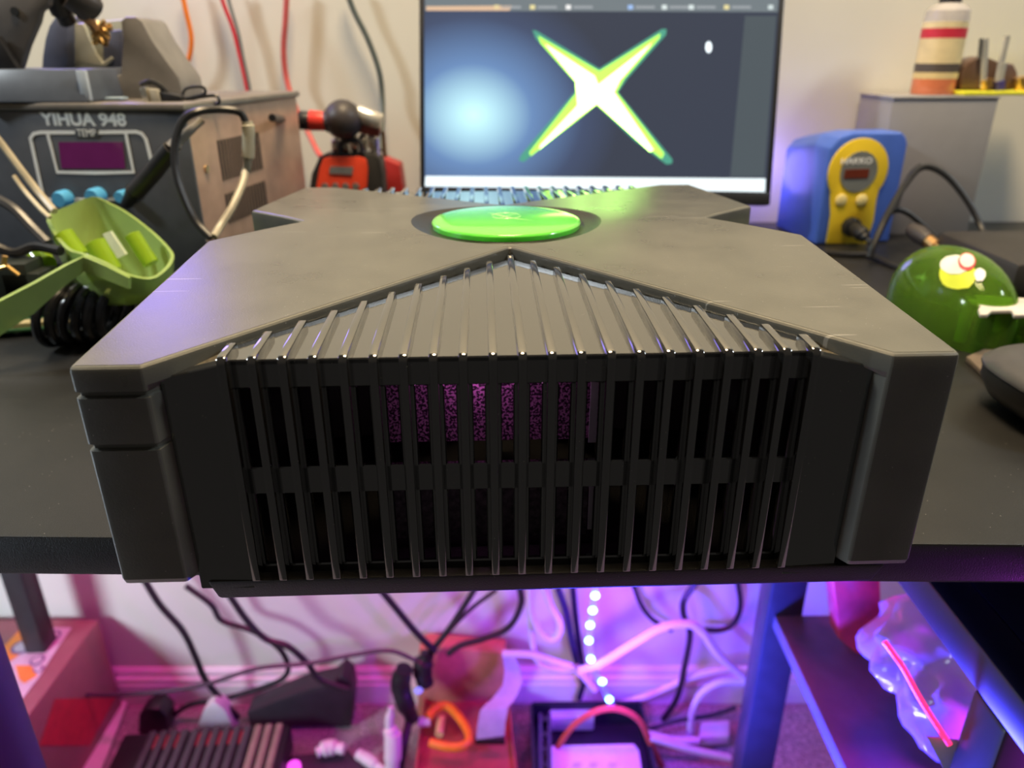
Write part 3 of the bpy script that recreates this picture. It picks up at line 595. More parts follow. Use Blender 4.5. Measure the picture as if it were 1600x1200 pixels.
for x in (0.2,0.8):
    c=q[0].lerp(q[1],x); G().cyl((c.x,c.y,TZ),(c.x,c.y,TZ+0.004),0.002,8).build('standoff',chrome,pc)
for k,(x,y,w2) in enumerate(((8,415,26),(30,430,22))):
    c=at(x,y,0.455); g=G(); g.box((c.x-0.012,c.y,c.z-0.02),(c.x+0.012,c.y+0.02,c.z+0.001)); 
    tag(g.build('component_block',mat('dark_component_%d'%k,(0.02,0.025,0.022),0.4),bevel=0.001),('black electronic block with a gold pin, at the left image edge','low dark electronic block in front of the gold pinned one')[k],'electronics')
g=G(); g.tube(px([(6,412,.45),(8,400,.45)]),0.0016,8,smooth=False); g.tube(px([(-4,420,.45),(12,416,.45),(30,430,.45)]),0.0014,6,smooth=False)
tag(g.build('gold_pin_wire',mat('gold_wire',(0.75,0.48,0.16),0.3,0.8)),'bent gold pin wire left of the green shell','wire')
tag(G().box((-0.42,0.518,TZ+0.0002),(-0.292,0.552,TZ+0.045)).build('dark_filler_block',blackpl,bevel=0.004),'added matte black block darkening the station foot, behind the green shell','box')  # added block, stands in for the dark below the station front
# ------------------------------------------------------------------ RIGHT: blue and yellow station
hk=thing('blue_station','blue soldering station with a yellow keyhole shaped front panel, right of the monitor','soldering station',(0.3062,0.757,TZ),math.radians(9))
blue_m=mat('station_blue',(0.075,0.16,0.62),0.32,var=0.05); yel_m=mat('station_yellow',(0.86,0.60,0.03),0.38,var=0.04)
Mh=W[hk.name]; hx=Mh.to_3x3()@Vector((1,0,0)); hn_=Mh.to_3x3()@Vector((0,-1,0)); HP=Mh@Vector((0,0,0))
def hl(px_,py_): 
    p=Mh.inverted()@hit(px_,py_,HP,hn_); return (p.x,p.z)
w0=hl(1287,300)[0]; w1=hl(1404,300)[0]; h1=hl(1345,207)[1]
prof=[(w0,0.0005),(w1,0.0005),(w1,h1-0.012),(w1-0.003,h1-0.005),(w1-0.009,h1),(w0+0.022,h1),(w0+0.008,h1-0.004),(w0,h1-0.014)]
g=G(); n=len(prof); back=[(x*0.96+0.0015,z*0.90 if z>0.01 else z) for x,z in prof]
g.add([(x,0,z) for x,z in prof]+[(x,0.03,z) for x,z in prof]+[(x,0.088,z) for x,z in back],[tuple(range(n)),tuple(range(2*n,3*n))[::-1]]+[(j*n+i,j*n+(i+1)%n,(j+1)*n+(i+1)%n,(j+1)*n+i) for j in range(2) for i in range(n)])
g.build('housing',blue_m,hk,world=False,bevel=0.0022,seg=3)
kc=hl(1337,270); rr=0.0325
kc=((hl(1293,270)[0]+hl(1385,270)[0])/2,hl(1337,268)[1]); rr=(hl(1385,270)[0]-hl(1293,270)[0])/2
ky=[(kc[0]+rr*math.cos(math.radians(a)),kc[1]+rr*math.sin(math.radians(a))) for a in range(-35,216,10)]
ky+= [hl(1296,310),hl(1297,335),hl(1290,380),hl(1352,380),hl(1363,345),hl(1368,310)]
G().prism(ky,-0.0022,0.0005,'y').build('front_plate',yel_m,hk,world=False,bevel=0.0006)
r2=rr*0.62; G().prism([(kc[0]+r2*math.cos(a*.2618),kc[1]+r2*math.sin(a*.2618)) for a in range(24)],-0.0030,-0.0018,'y').build('display_disc',mat('disc_grey',(0.20,0.21,0.20),0.4),hk,world=False)
a,b2=hl(1318,264),hl(1353,277); G().box((a[0],-0.0036,b2[1]),(b2[0],-0.0028,a[1])).build('display_window',mat('brown_red_display',(0.16,0.03,0.015),0.3),hk,world=False)
a=hl(1336,251); text('HAKKO',0.006,Mh@Vector((a[0],-0.0031,a[1])),hx,(0,0,1),white_ink,'brand_lettering',hk,fit=((hl(1361,251)[0]-hl(1313,251)[0]),0.0060),bold=0.0001)
for x in (1312,1344):
    a=hl(x,312); G().lathe([(0.0058,0),(0.0058,0.0012),(0.0045,0.0018)],18,Matrix.Translation((a[0],-0.0020,a[1]))@Matrix.Rotation(math.pi/2,4,'X')).build('button',mat('pale_yellow_button',(0.85,0.70,0.30),0.35),hk,world=False)
a=hl(1326,353); G().lathe([(0.0095,0),(0.0095,0.006),(0.0075,0.0075)],20,Matrix.Translation((a[0],-0.0020,a[1]))@Matrix.Rotation(math.pi/2,4,'X')).build('socket',blackpl,hk,world=False)
a=Mh@Vector((a[0],-0.0095,a[1]))
ip=thing('iron_lead','black soldering iron lead plugged into the yellow panel','cable',a)
c1=at(1352,372,0.735)
G().tube([a,a.lerp(c1,0.5)+Vector((0,-0.004,0)),c1],[0.0068,0.0072,0.0055],12).build('plug',blackpl,ip)
G().tube([c1]+px([(1366,378,0.725),(1380,352,0.72),(1392,332,0.72),(1412,330,0.72),(1440,350,0.715),(1470,378,0.70),(1490,398,0.68)]),0.0026,8).build('lead',black_cab,ip)
cable('tall_arc_cable','black cable rising in a tall arc against the grey box',px([(1360,402,0.67),(1366,380,0.675),(1384,340,0.69),(1410,295,0.72),(1440,262,0.74),(1475,272,0.735),(1510,312,0.72),(1535,360,0.70),(1540,392,0.67)]),0.0030,black_cab)
cable('side_arc_cable','black cable leaning against the right side of the blue station',px([(1398,330,0.735),(1408,300,0.74),(1425,270,0.745),(1439,258,0.745)]),0.0024,mat('dark_slate_cable',(0.03,0.03,0.035),0.35))
cable('floor_loop_cable','black cable lying on the desk in front of the blue station',[atz(x,y,TZ+0.003) for x,y in ((1290,395),(1330,398),(1362,400),(1400,416),(1440,420),(1500,412))],0.0026,black_cab)
iron=thing('soldering_iron','soldering iron with a copper collar lying behind the green dome','soldering iron',at(1450,385,0.66))
G().tube(px([(1424,358,0.685),(1436,366,0.675),(1450,376,0.665)]),[0.0062,0.0080,0.0066],14,smooth=False).build('grip',drk,iron)
G().cyl(at(1449,375,0.666),at(1462,386,0.655),0.0058,14).build('collar',mat('copper_collar',(0.62,0.36,0.16),0.3,0.9),iron)
G().cyl(at(1462,386,0.655),at(1484,406,0.64),0.0036,12).build('barrel',mat('tan_barrel',(0.42,0.28,0.16),0.35,0.6),iron)
# grey box with a bottle and a tip stand on it
gx0=at(1397,150,0.802).x; gx1=at(1562,150,0.802).x; gz=at(1470,150,0.802).z
gb=thing('grey_box','tall plain grey box standing against the wall at the right','box',((gx0+gx1)/2,0.84,TZ))
gm=mat('warm_grey_board',(0.30,0.29,0.295),0.5,var=0.03)
G().box((gx0,0.802,TZ+.0003),(gx1,0.880,gz-0.003)).build('carcass',gm,gb,bevel=0.001); G().box((gx0-0.0008,0.801,gz-0.003),(gx1+0.0008,0.8805,gz)).build('lid',mat('warm_grey_lid',(0.34,0.33,0.33),0.5),gb,bevel=0.0006)
c=at(1455,148,0.835); c.z=gz+0.0003
bt=thing('bottle','clear plastic bottle with amber liquid and banded red and cream label','bottle',c)
def zof(y): return at(1455,y,0.815).z-gz
rb=(at(1496,60,0.835)-at(1430,60,0.835)).length/2*0.97
liq=mat('amber_liquid',(0.75,0.22,0.10),0.15,var=0.05,coat=0.5); Mb=Matrix.Translation(c)
zs_=[zof(140),zof(124),zof(113),zof(100),zof(62),zof(58),zof(44),zof(33),zof(10),zof(-10)]
G().lathe([(rb*.96,0),(rb,0.002),(rb,zs_[1])],28,Mb).build('liquid',liq,bt)
clear=mat('clear_bottle_plastic',(0.80,0.76,0.76),0.12,trans=0.55,ior=1.3,coat=0.5)
top_=zof(6); G().lathe([(rb,zs_[1]),(rb,zof(30)),(rb*.97,zof(16)),(rb*.8,zof(8)),(rb*.42,zof(2)),(rb*.40,zof(-10))],28,Mb).build('bottle_body',clear,bt)
for y0,y1,cm,nm in ((124,114,(0.80,0.62,0.30),'label_band'),(114,100,(0.10,0.08,0.07),'label_band'),(100,60,(0.78,0.64,0.36),'label_band'),(60,44,(0.62,0.03,0.06),'label_band'),(44,34,(0.80,0.66,0.38),'label_band')):
    G().lathe([(rb*1.01,zof(y0)),(rb*1.01,zof(y1))],28,Mb).build(nm,mat('label_%d'%y0,cm,0.5),bt)
G().lathe([(rb*.50,zof(4)),(rb*.52,zof(-14)),(rb*.45,zof(-20))],24,Mb).build('cap',blackpl,bt)
ts=thing('tip_stand','brown tip stand with metal bits on a bright yellow base, right of the bottle','tool stand',at(1550,150,0.83))
yy=0.815
d0=at(1496,144,yy); d1=at(1640,146,yy)
zb=gz+0.0004
G().box((d0.x,0.803,zb),(d1.x,0.865,zb+0.0038)).build('yellow_base',mat('bright_yellow_pad',(0.80,0.78,0.05),0.45),ts,bevel=0.001)
G().slab(px([(1500,140,.822),(1504,112,.822),(1514,98,.822),(1524,92,.822),(1540,88,.822),(1560,96,.822),(1585,100,.822),(1590,112,.822),(1592,140,.822)]),(0,0.03,0)).build('holder_block',mat('holder_brown',(0.16,0.10,0.08),0.4,0.3),ts,bevel=0.002)
for x0,y0,x1,y1,r,m_2 in ((1536,136,1540,60,.0030,chrome),(1530,92,1533,60,.0018,mat('dull_steel',(0.4,0.4,0.4),0.3,0.9)),(1560,128,1566,98,.0042,chrome),(1564,100,1574,56,.0028,chrome),(1541,138,1541,124,.0058,mat('brass_ring',(0.75,0.45,0.15),0.3,0.9)),(1597,140,1597,120,.0070,mat('brass_ring2',(0.75,0.45,0.15),0.3,0.9)),(1561,140,1561,126,.0052,mat('navy_ring',(0.05,0.04,0.20),0.4))):
    G().cyl(at(x0,y0,.818),at(x1,y1,.818),r,14).build('metal_bit',m_2,ts)
# dark clutter right of the iron
cl=[((1545,400,.66),(1575,420,.62),(1600,460,.60),(1625,470,.6)),((1535,392,.67),(1560,385,.66),(1590,420,.63),(1630,430,.62)),((1550,430,.62),(1570,445,.60),(1575,470,.57),(1600,480,.56)),((1580,400,.66),(1610,395,.66),(1640,410,.65))]
for k,c in enumerate(cl):
    cable('tangled_cable',('dark cable of the tangle at the right edge, running lowest to the corner','dark cable of the tangle at the right edge, uppermost','short dark cable just above the white bracket','dark cable of the tangle at the right edge, beside the metal tip')[k],px(c),0.0045,mat('dark_brown_cable',(0.035,0.03,0.03),0.4),group='tangled cables at the right edge')
tag(G().cyl(at(1562,388,0.60),at(1606,406,0.585),0.0022,10,r2=0.0016).build('metal_tip',mat('pink_steel',(0.6,0.5,0.46),0.3,0.8)),'thin bare metal rod at the right image edge','rod')
bx=atz(1540,470,TZ)
tag(G().box((0.372,0.545,TZ+.0002),(0.52,0.66,TZ+0.036)).build('dark_case',mat('dark_brown_case',(0.03,0.027,0.027),0.5),bevel=0.006),'low dark box under the tangled cables at the right','box')
# green dome (shell half) with sticker, white bracket, black pouch
gd=mat('bottle_green_shell',(0.30,0.55,0.07),0.1,var=0.05,trans=0.85,ior=1.18)
dm=thing('shell_dome','bottle green translucent shell dome with a white sticker, right of the console','shell',(0.318,0.505,TZ))
def domeg(cx_,cy_,a_,b_,h_,name,m_,par,e=0.62):
    pr=[(1.0,0.0005),(1.0,h_*0.22)]+[(math.cos(t)**e,h_*(0.22+0.78*math.sin(t)**1.0)) for t in [math.radians(d) for d in range(10,86,9)]]+[(0.05,h_)]
    gg=G(); gg.open=1
    return gg.lathe(pr,40,Matrix.Translation((cx_,cy_,TZ)),sx=a_,sy=b_).build(name,m_,par,solid=0.0018,ang=50)
domeg(0.3085,0.512,0.0325,0.062,0.0545,'dome',gd,dm,0.9); domeg(0.357,0.474,0.046,0.034,0.027,'side_lobe',gd,dm)
for x,y,z,r in ((0.300,0.476,0.030,.004),(0.318,0.466,0.022,.0045),(0.326,0.462,0.008,.004),(0.348,0.458,0.010,.015)):
    G().lathe([(r,0),(r,z),(r*.6,z+.001)],12,Matrix.Translation((x,y,TZ+0.001))).build('screw_post',green('lime_post',(0.60,0.78,0.04)),dm)
def onto(px_,py_,lift=0.0):   # point on the dome surface under a photo ray
    r=ray(px_,py_); best=None
    for i in range(400):
        p=O3+r*(0.40+i*0.0008); x=(p.x-0.3085)/0.0325; y=(p.y-0.512)/0.062; rr_=math.hypot(x,y)
        if rr_<1:
            t=math.acos(min(1,rr_**(1/0.9))); zs=TZ+0.0545*(0.22+0.78*math.sin(t))
            if p.z<=zs: return Vector((p.x,p.y,zs+lift))
    return p
def patch(cx_,cy_,rx,ry,name,m_,lift,cut=None):
    g=G(); vs=[onto(cx_,cy_,lift)]; nseg=20; fs=[]
    for j in (0.5,1.0):
        for i in range(nseg):
            a=2*math.pi*i/nseg; vs.append(onto(cx_+rx*j*math.cos(a),cy_+ry*j*math.sin(a),lift))
    fs=[(0,1+i,1+(i+1)%nseg) for i in range(nseg)]+[(1+i,1+nseg+i,1+nseg+(i+1)%nseg,1+(i+1)%nseg) for i in range(nseg)]
    return g.add(vs,fs).build(name,m_,dm,ang=60)
patch(1496,430,29,26,'sticker_disc',mat('lime_sticker',(0.62,0.72,0.04),0.35),0.0004)
patch(1492,416,24,15,'sticker_white',mat('white_sticker',(0.78,0.76,0.70),0.4),0.0008)
patch(1510,412,14,14,'sticker_ring',mat('red_sticker',(0.60,0.05,0.06),0.4),0.0012); patch(1510,411,11.5,11,'sticker_center',mat('white_sticker2',(0.76,0.74,0.68),0.4),0.0016)
patch(1530,433,9,10,'sticker_tab',mat('white_sticker3',(0.85,0.84,0.80),0.4),0.0014)
wb=[atz(x,y,TZ+0.0285) for x,y in ((1511,473),(1514,468),(1524,466),(1560,468),(1610,472),(1610,497),(1583,498),(1580,490),(1548,491),(1542,497),(1530,497),(1527,488),(1532,484),(1522,478))]
tag(G().slab(wb,(0,0,0.0025)).build('white_bracket',mat('off_white_plastic',(0.68,0.64,0.58),0.4),bevel=0.0006),'off white plastic bracket lying on the green shell at the right edge','bracket')
tag(G().slab([atz(x,y,TZ+0.0003) for x,y in ((1508,566),(1540,552),(1640,556),(1640,600),(1556,606),(1540,596))],(0,0,0.004)).build('brown_board',mat('brown_card',(0.16,0.12,0.09),0.6),bevel=0.0004),'thin brown board under the green shell, beside the console corner','board')
pz=thing('black_pouch','rounded black case cut off by the right image edge','case',(0.315,0.375,TZ))
pts=[]
def sup(cx_,cy_,a_,b_,e=0.6,n=40): return [(cx_+a_*abs(math.cos(t))**e*(1 if math.cos(t)>0 else -1),cy_+b_*abs(math.sin(t))**e*(1 if math.sin(t)>0 else -1)) for t in [2*math.pi*i/n for i in range(n)]]
def stack(levels,name,m_,par):
    g=G(); n=40; vs=[];
    for a_,b_,z in levels: vs+=[(x,y,z) for x,y in sup(0.331,0.360,a_,b_)]
    fs=[(j*n+i,j*n+(i+1)%n,(j+1)*n+(i+1)%n,(j+1)*n+i) for j in range(len(levels)-1) for i in range(n)]+[tuple(range(n))[::-1],tuple((len(levels)-1)*n+i for i in range(n))]
    return g.add(vs,fs).build(name,m_,par,ang=50)
stack([(0.060,0.032,TZ+.0003),(0.071,0.041,TZ+0.006),(0.076,0.045,TZ+0.015),(0.076,0.045,TZ+0.021)],'lower_shell',mat('pouch_dark',(0.025,0.022,0.022),0.45,bump=0.3),pz)
stack([(0.077,0.046,TZ+0.0222),(0.077,0.046,TZ+0.024),(0.073,0.042,TZ+0.0275),(0.062,0.034,TZ+0.029)],'lid',mat('pouch_lid',(0.06,0.058,0.062),0.45,bump=0.2),pz)

# ================================================================== UNDER THE DESK
def standing(pts,Y,d,name,m,par=None,bev=0.001,z0=0.004):     # silhouette at distance Y, standing on the floor, d deep
    P=px([(x,y,Y) for x,y in pts]); lo=min(p.z for p in P)
    for p in P:
        if p.z<lo+0.004: p.z=z0
    return G().slab(P,(0,d,0)).build(name,m,par,bevel=bev)
card=mat('dark_maroon_carton',(0.30,0.13,0.14),0.55,var=0.05); white_p=mat('white_plastic_part',(0.75,0.73,0.72),0.4,var=0.04)
bxX=-0.598; 
box=thing('product_carton','large printed carton against the wall, lower left','carton',(-0.71,0.775,0.004))
G().box((-0.82,0.60,0.004),(bxX,0.868,0.170)).build('carton',card,box,bevel=0.002)
def ct(x,y,Z=0.1704): return atz(x,y,Z)
lbl=mat('carton_pale_print',(0.62,0.50,0.60),0.45)
G().slab([ct(x,y) for x,y in ((40,980),(112,981),(92,1010),(60,1060),(20,1112),(-40,1120),(-40,1060))],(0,0,0.0006)).build('printed_panel',lbl,box)
G().slab([ct(x,y,0.1711) for x,y in ((30,985),(50,990),(28,1025),(12,1036),(-20,1038))],(0,0,0.0004)).build('orange_print',mat('orange_print',(0.80,0.26,0.05),0.5),box)
G().slab([ct(x,y,0.1711) for x,y in ((24,1040),(48,1040),(58,1056),(38,1068),(30,1062))],(0,0,0.0004)).build('orange_print',mat('orange_print',(0.8,0.26,0.05),0.5),box)
G().slab([ct(x,y,0.1711) for x,y in ((-30,1042),(20,1044),(16,1070),(-5,1086),(-30,1090))],(0,0,0.0004)).build('dark_print',mat('navy_print',(0.05,0.04,0.12),0.5),box)
for x,y,r in ((35,1011,0.014),(82,994,0.011),(58,1032,0.009),(60,1046,0.006)):
    c=ct(x,y,0.1711); G().lathe([(r,0),(r,0.0008)],20,Matrix.Translation(c)).build('printed_dial',mat('violet_print',(0.16,0.10,0.26),0.5),box)
    G().lathe([(r*.72,0.0008),(r*.72,0.0011)],20,Matrix.Translation(c)).build('printed_dial_face',lbl,box)
sd=[hit(x,y,Vector((bxX+.0004,0,0)),Vector((1,0,0))) for x,y in ((86,1092),(180,1090),(140,1165),(62,1165))]
for p in sd: p.z=max(p.z,0.006)
G().slab(sd,(0.0006,0,0)).build('red_side_print',mat('red_side_print',(0.55,0.03,0.06),0.5),box)
tag(G().slab([atz(x,y,0.006) for x,y in ((186,1096),(200,1098),(160,1200),(130,1235),(115,1225))],(0,0,0.002)).build('white_sheet',white_p),'white sheet on the carpet beside the carton','sheet')
cr_=thing('slatted_crate','black slatted unit with olive ribs on the carpet, lower left','electronics',at(320,1190,0.74))
ZC=0.052; q=[atz(x,y,ZC) for x,y in ((206,1141),(454,1126))]
xd=(q[1]-q[0]); Lc=xd.length; M4=Matrix.Translation((q[0].x,q[0].y,0.004))@Matrix.Rotation(math.atan2(xd.y,xd.x),4,'Z'); hc=ZC-0.004
G().box((-0.012,-0.16,0),(Lc,0.0,hc-0.006),M4).build('body',mat('crate_black',(0.012,0.014,0.014),0.5),cr_,bevel=0.004)
for i in range(13):
    x=Lc*(0.12+0.066*i); m_=mat('slat_black',(0.05,0.058,0.055),0.45) if i<10 else mat('slat_olive',(0.26,0.25,0.16),0.5)
    G().box((x,-0.155,hc-0.008),(x+Lc*0.042,-0.003,hc),M4).build('slat',m_,cr_,bevel=0.001)
    if i<9 and i!=3: G().box((x+Lc*0.046,-0.030,hc-0.008),(x+Lc*0.062,-0.008,hc-0.004),M4).build('red_mark',mat('dull_red_mark',(0.40,0.05,0.06),0.5),cr_)
standing([(214,1142),(216,1118),(228,1108),(248,1108),(260,1120),(262,1142)],0.815,0.03,'black_lump',blackpl,None,0.003); tag(bpy.data.objects['black_lump'],'rounded black adapter behind the slatted unit','adapter')
tag(standing([(302,1132),(318,1110),(334,1096),(350,1108),(366,1132)],0.815,0.02,'white_wedge',white_p,None,0.001),'white wedge shaped plug standing behind the slatted unit','plug')
tag(standing([(385,1114),(470,1080),(520,1068),(534,1054),(548,1066),(552,1090),(548,1136),(390,1138)],0.825,0.035,'power_brick',mat('dark_brick',(0.03,0.024,0.03),0.5),None,0.003),'long dark power brick lying under the desk, behind the slatted unit','power supply')
YF=0.83
blk2=mat('under_desk_cable_black',(0.02,0.018,0.022),0.4); wht=mat('white_cable',(0.72,0.68,0.70),0.4,var=0.03)
def fc(label,pts,r=0.0038,m=blk2,Y=YF,name='desk_cable',dy=0.0):
    P=[at(x,y,Y+dy*i/len(pts)) for i,(x,y) in enumerate(pts)]
    for p in P: p.z=max(p.z,r+0.003)
    return cable(name,label,P,r,m)
fc('black cable dropping from the left console leg to the white wedge',[(225,905),(250,945),(285,985),(305,1025),(320,1060),(345,1092),(372,1122)],0.0045)
fc('black cable making a wide hook behind the power brick',[(290,915),(330,945),(347,970),(395,986),(435,1012),(450,1040),(442,1060),(405,1076),(350,1092),(300,1100),(270,1118)],0.004,Y=0.84)
fc('dark cable running from the console base down to the power brick',[(355,925),(385,968),(415,998),(450,1010),(480,1036),(500,1062),(545,1078)],0.0045,Y=0.815)
fc('thin violet grey cable sweeping level along the skirting board',[(-30,1045),(30,1070),(70,1080),(120,1085),(200,1085),(310,1072),(400,1045),(480,1037),(560,1022),(610,1017),(650,1032)],0.003,mat('violet_grey_cable',(0.07,0.05,0.07),0.4),Y=0.80)
fc('black cable slanting down to the dark plug bundle, leftmost of three',[(592,918),(620,952),(650,988),(680,1018)],0.0048,Y=0.825)
fc('black cable rising right from the dark plug bundle',[(745,915),(722,952),(700,985),(672,1020)],0.0045,Y=0.83)
fc('thin cable beside the black one rising from the plug bundle',[(775,922),(740,948),(712,975),(682,1010)],0.0028,Y=0.845)
fc('black cable bending up to the middle of the console base',[(812,915),(814,945),(795,980),(755,998),(720,1008),(700,1022)],0.0045,Y=0.82)
fc('black wire hanging straight at the right, crossing the white cable',[(1092,905),(1070,935),(1068,960),(1078,990),(1070,1040),(1058,1090),(1035,1135)],0.0045,Y=0.835)
fc('dark cable curling in a square bend at the right of the wall',[(1152,905),(1157,945),(1148,972),(1128,984),(1095,984)],0.004,Y=0.86)
fc('dark cable bowing behind the white cable, left of the square bend',[(990,915),(1002,945),(1020,968),(1050,985)],0.0035,Y=0.865)
fc('white cable arching high across the wall to the right post',[(905,1048),(940,1036),(985,1008),(1030,982),(1065,975),(1092,982),(1125,1025),(1168,1062)],0.0058,wht,Y=0.80,name='white_cable')
fc('white cable forming a small loop left of the lit strip',[(848,912),(860,945),(874,972),(872,992),(858,998),(842,985),(830,955),(828,912)],0.005,wht,Y=0.81,name='white_cable')
fc('thin white cable dropping below the small loop to the left of the strip',[(828,930),(830,990),(838,1030),(855,1043),(885,1047),(905,1042)],0.004,wht,Y=0.825,name='white_cable')
fc('white cable running level from the ribbon cable to the lit strip',[(785,1021),(830,1023),(868,1034),(900,1046),(930,1078)],0.005,wht,Y=0.815,name='white_cable')
fc('low white cable sloping along the skirting to the right post',[(965,1102),(1020,1084),(1070,1062),(1120,1048),(1180,1044)],0.005,wht,Y=0.84,name='white_cable')
fc('white cable bending down to the white plug',[(1078,1152),(1082,1112),(1098,1082),(1128,1066),(1172,1066)],0.005,wht,Y=0.80,name='white_cable')
fc('white cable on the carpet ending at the white plug',[(1012,1146),(1050,1156),(1092,1157)],0.005,wht,Y=0.775,name='white_cable')
fc('lowest white cable on the carpet, right of the black tray',[(1016,1152),(1075,1170),(1140,1184)],0.005,wht,Y=0.755,name='white_cable')
fc('thin black cable on the carpet behind the white plug',[(1005,1142),(1060,1126),(1110,1118),(1150,1105)],0.003,blk2,Y=0.80)
fc('thick dark blue cable hanging left of the lit strip',[(872,920),(884,955),(893,1000),(903,1040),(912,1070)],0.005,mat('navy_cable',(0.02,0.02,0.06),0.35),Y=0.845)
fc('second dark blue cable, closest to the lit strip',[(895,918),(899,960),(905,1010),(912,1060),(905,1092)],0.0045,mat('navy_cable',(0.02,0.02,0.06),0.35),Y=0.855)
fc('red wire arching over the black tray',[(870,1170),(895,1135),(930,1112),(965,1108),(998,1125),(1018,1165),(1032,1215)],0.0042,mat('red_brown_wire',(0.55,0.10,0.05),0.4),Y=0.755,name='red_wire')
# lit led strip
ls=thing('led_strip','hanging strip of glowing blue white lights under the console','light strip',at(955,1102,0.80))
LP=[at(x,y,0.80) for x,y in ((932,905),(929,925),(925,955),(922,980),(920,1003),(923,1030),(928,1048),(940,1068),(953,1096),(958,1108))]
G().ribbon(LP,0.009,0.0012,(0,-1,0)).build('tape',mat('strip_tape_blue',(0.25,0.35,0.75),0.35),ls)
for x,y in ((930,930),(926,953),(922,976),(920,1000),(923,1029),(941,1064),(952,1092)):
    c=at(x,y,0.7985); G().lathe([(0.0045,0),(0.0050,0.0015),(0.0035,0.0035),(0.001,0.0045)],16,Matrix.Translation(c)@Matrix.Rotation(math.pi/2,4,'X')).build('light',emis('led_blue_white',(0.30,0.75,1.0),9.0),ls)
# cartons and boards, middle
tag(standing([(655,1016),(668,1012),(790,1022),(786,1090),(650,1090)],0.845,0.03,'orange_carton',mat('orange_carton',(0.55,0.22,0.14),0.6),None,0.001),'orange brown carton against the skirting, behind the ribbon cable','carton')
rt=thing('red_tray','red brown tray of loose parts in the middle of the floor','tray',at(700,1180,0.74))
q=[atz(x,y,0.03) for x,y in ((664,1092),(795,1098),(808,1215),(648,1215))]
G().slab(q,(0,0,0.004)).build('tray_floor',mat('red_brown_board',(0.40,0.09,0.07),0.55),rt)
for i in range(4):
    a,b2=q[i],q[(i+1)%4]; n_=(b2-a).normalized().cross(Vector((0,0,1)))*0.003
    G().hexa([a.lerp(a,0)-Vector((0,0,0.026)),b2-Vector((0,0,0.026)),b2+n_-Vector((0,0,0.026)),a+n_-Vector((0,0,0.026))],[a+Vector((0,0,0.012)),b2+Vector((0,0,0.012)),b2+n_+Vector((0,0,0.012)),a+n_+Vector((0,0,0.012))]).build('tray_wall',mat('red_brown_board',(0.4,0.09,0.07),0.55),rt)
og=[atz(x,y,0.062) for x,y in ((668,1122),(680,1107),(698,1103),(715,1118),(730,1140),(733,1156),(722,1166),(700,1167),(672,1160),(690,1162),(720,1163))][:9]
ol=thing('orange_loop','bent orange plastic loop with a white tip, on the red tray','tool',og[4]); G().tube(og,0.0062,10).build('loop',mat('orange_plastic',(0.85,0.28,0.02),0.4),ol)
tag(G().tube([atz(690,1122,0.05),atz(686,1148,0.05)],0.006,10,smooth=False).build('yellow_connector',mat('yellow_connector',(0.70,0.60,0.22),0.45)),'short yellow connector inside the orange loop','connector')
G().tube([atz(654,1128,0.055),atz(672,1127,0.055)],0.007,12,smooth=False).build('tip',white_p,ol)
rp=[at(792,1018,0.825),at(800,1045,0.815),at(801,1068,0.80),at(788,1090,0.785),at(772,1108,0.770),at(768,1130,0.760),at(766,1152,0.752)]
P=[]
for i in range(len(rp)-1):
    for k in range(4): P.append(rp[i].lerp(rp[i+1],k/4))
P.append(rp[-1]); g=G(); vs=[]; tw=0.019
for i,p in enumerate(P):
    w_=tw*(0.35+0.65*min(1,i/14)); vs+=[p+Vector((-w_,-0.003,0)),p+Vector((w_,0.003,0))]
g.add(vs,[(2*i,2*i+1,2*i+3,2*i+2) for i in range(len(P)-1)])
rb_=thing('ribbon_cable','flat grey ribbon cable twisting down onto the red tray','cable',rp[-1])
g.build('ribbon',mat('ribbon_grey',(0.48,0.47,0.50),0.5),rb_,solid=0.0012,ang=60)
c=rp[-1]; G().box((c.x-0.020,c.y-0.004,c.z-0.010),(c.x+0.020,c.y+0.004,c.z)).build('plug',blackpl,rb_,bevel=0.001)
pb=thing('plug_bundle','bundle of black plugs in front of the orange carton','plug',at(640,1130,0.79))
G().tube(px([(632,1045,.80),(626,1068,.80),(632,1095,.79),(645,1125,.785)]),[0.012,0.014,0.013,0.010],12).build('plug_body',blackpl,pb)
G().tube(px([(668,1022,.82),(660,1045,.815),(665,1070,.81)]),[0.010,0.014,0.012],12).build('plug_body',blackpl,pb)
G().tube(px([(640,1122,.785),(632,1160,.76),(624,1210,.735)]),0.006,10).build('cord',blk2,pb)
c=at(654,1079,0.79); G().lathe([(0.001,-0.006),(0.006,0),(0.001,0.006)],12,Matrix.Translation(c)).build('violet_light',emis('violet_indicator',(0.25,0.2,1.0),1.5),pb)
wc=thing('white_connector','white connector body standing left of the red tray','connector',at(610,1180,0.75))
G().tube(px([(611,1105,.765),(608,1130,.76),(612,1148,.755)]),[0.004,0.006,0.010],12).build('nozzle',white_p,wc)
G().tube(px([(614,1146,.755),(614,1175,.745),(612,1205,.735)]),[0.012,0.012,0.010],14).build('body',white_p,wc)
tag(G().tube([atz(x,y,0.03) for x,y in ((495,1176),(515,1168),(538,1170))],[0.007,0.011,0.008],12).build('white_fitting',white_p),'white fitting on the dark circuit board, right of the slatted unit','fitting')
tag(G().tube([atz(x,y,0.022) for x,y in ((560,1178),(580,1190),(600,1205))],[0.008,0.009,0.006],10).build('white_stub',white_p),'white cable stub on the carpet left of the white connector','connector')
pcb=thing('dark_board','dark circuit board with a magenta lit lamp, lower left of centre','circuit board',atz(510,1200,0.01))
q=[atz(x,y,0.012) for x,y in ((430,1188),(540,1172),(585,1215),(420,1230))]; G().slab(q,(0,0,0.003)).build('board',mat('dark_purple_board',(0.05,0.03,0.05),0.45),pcb)
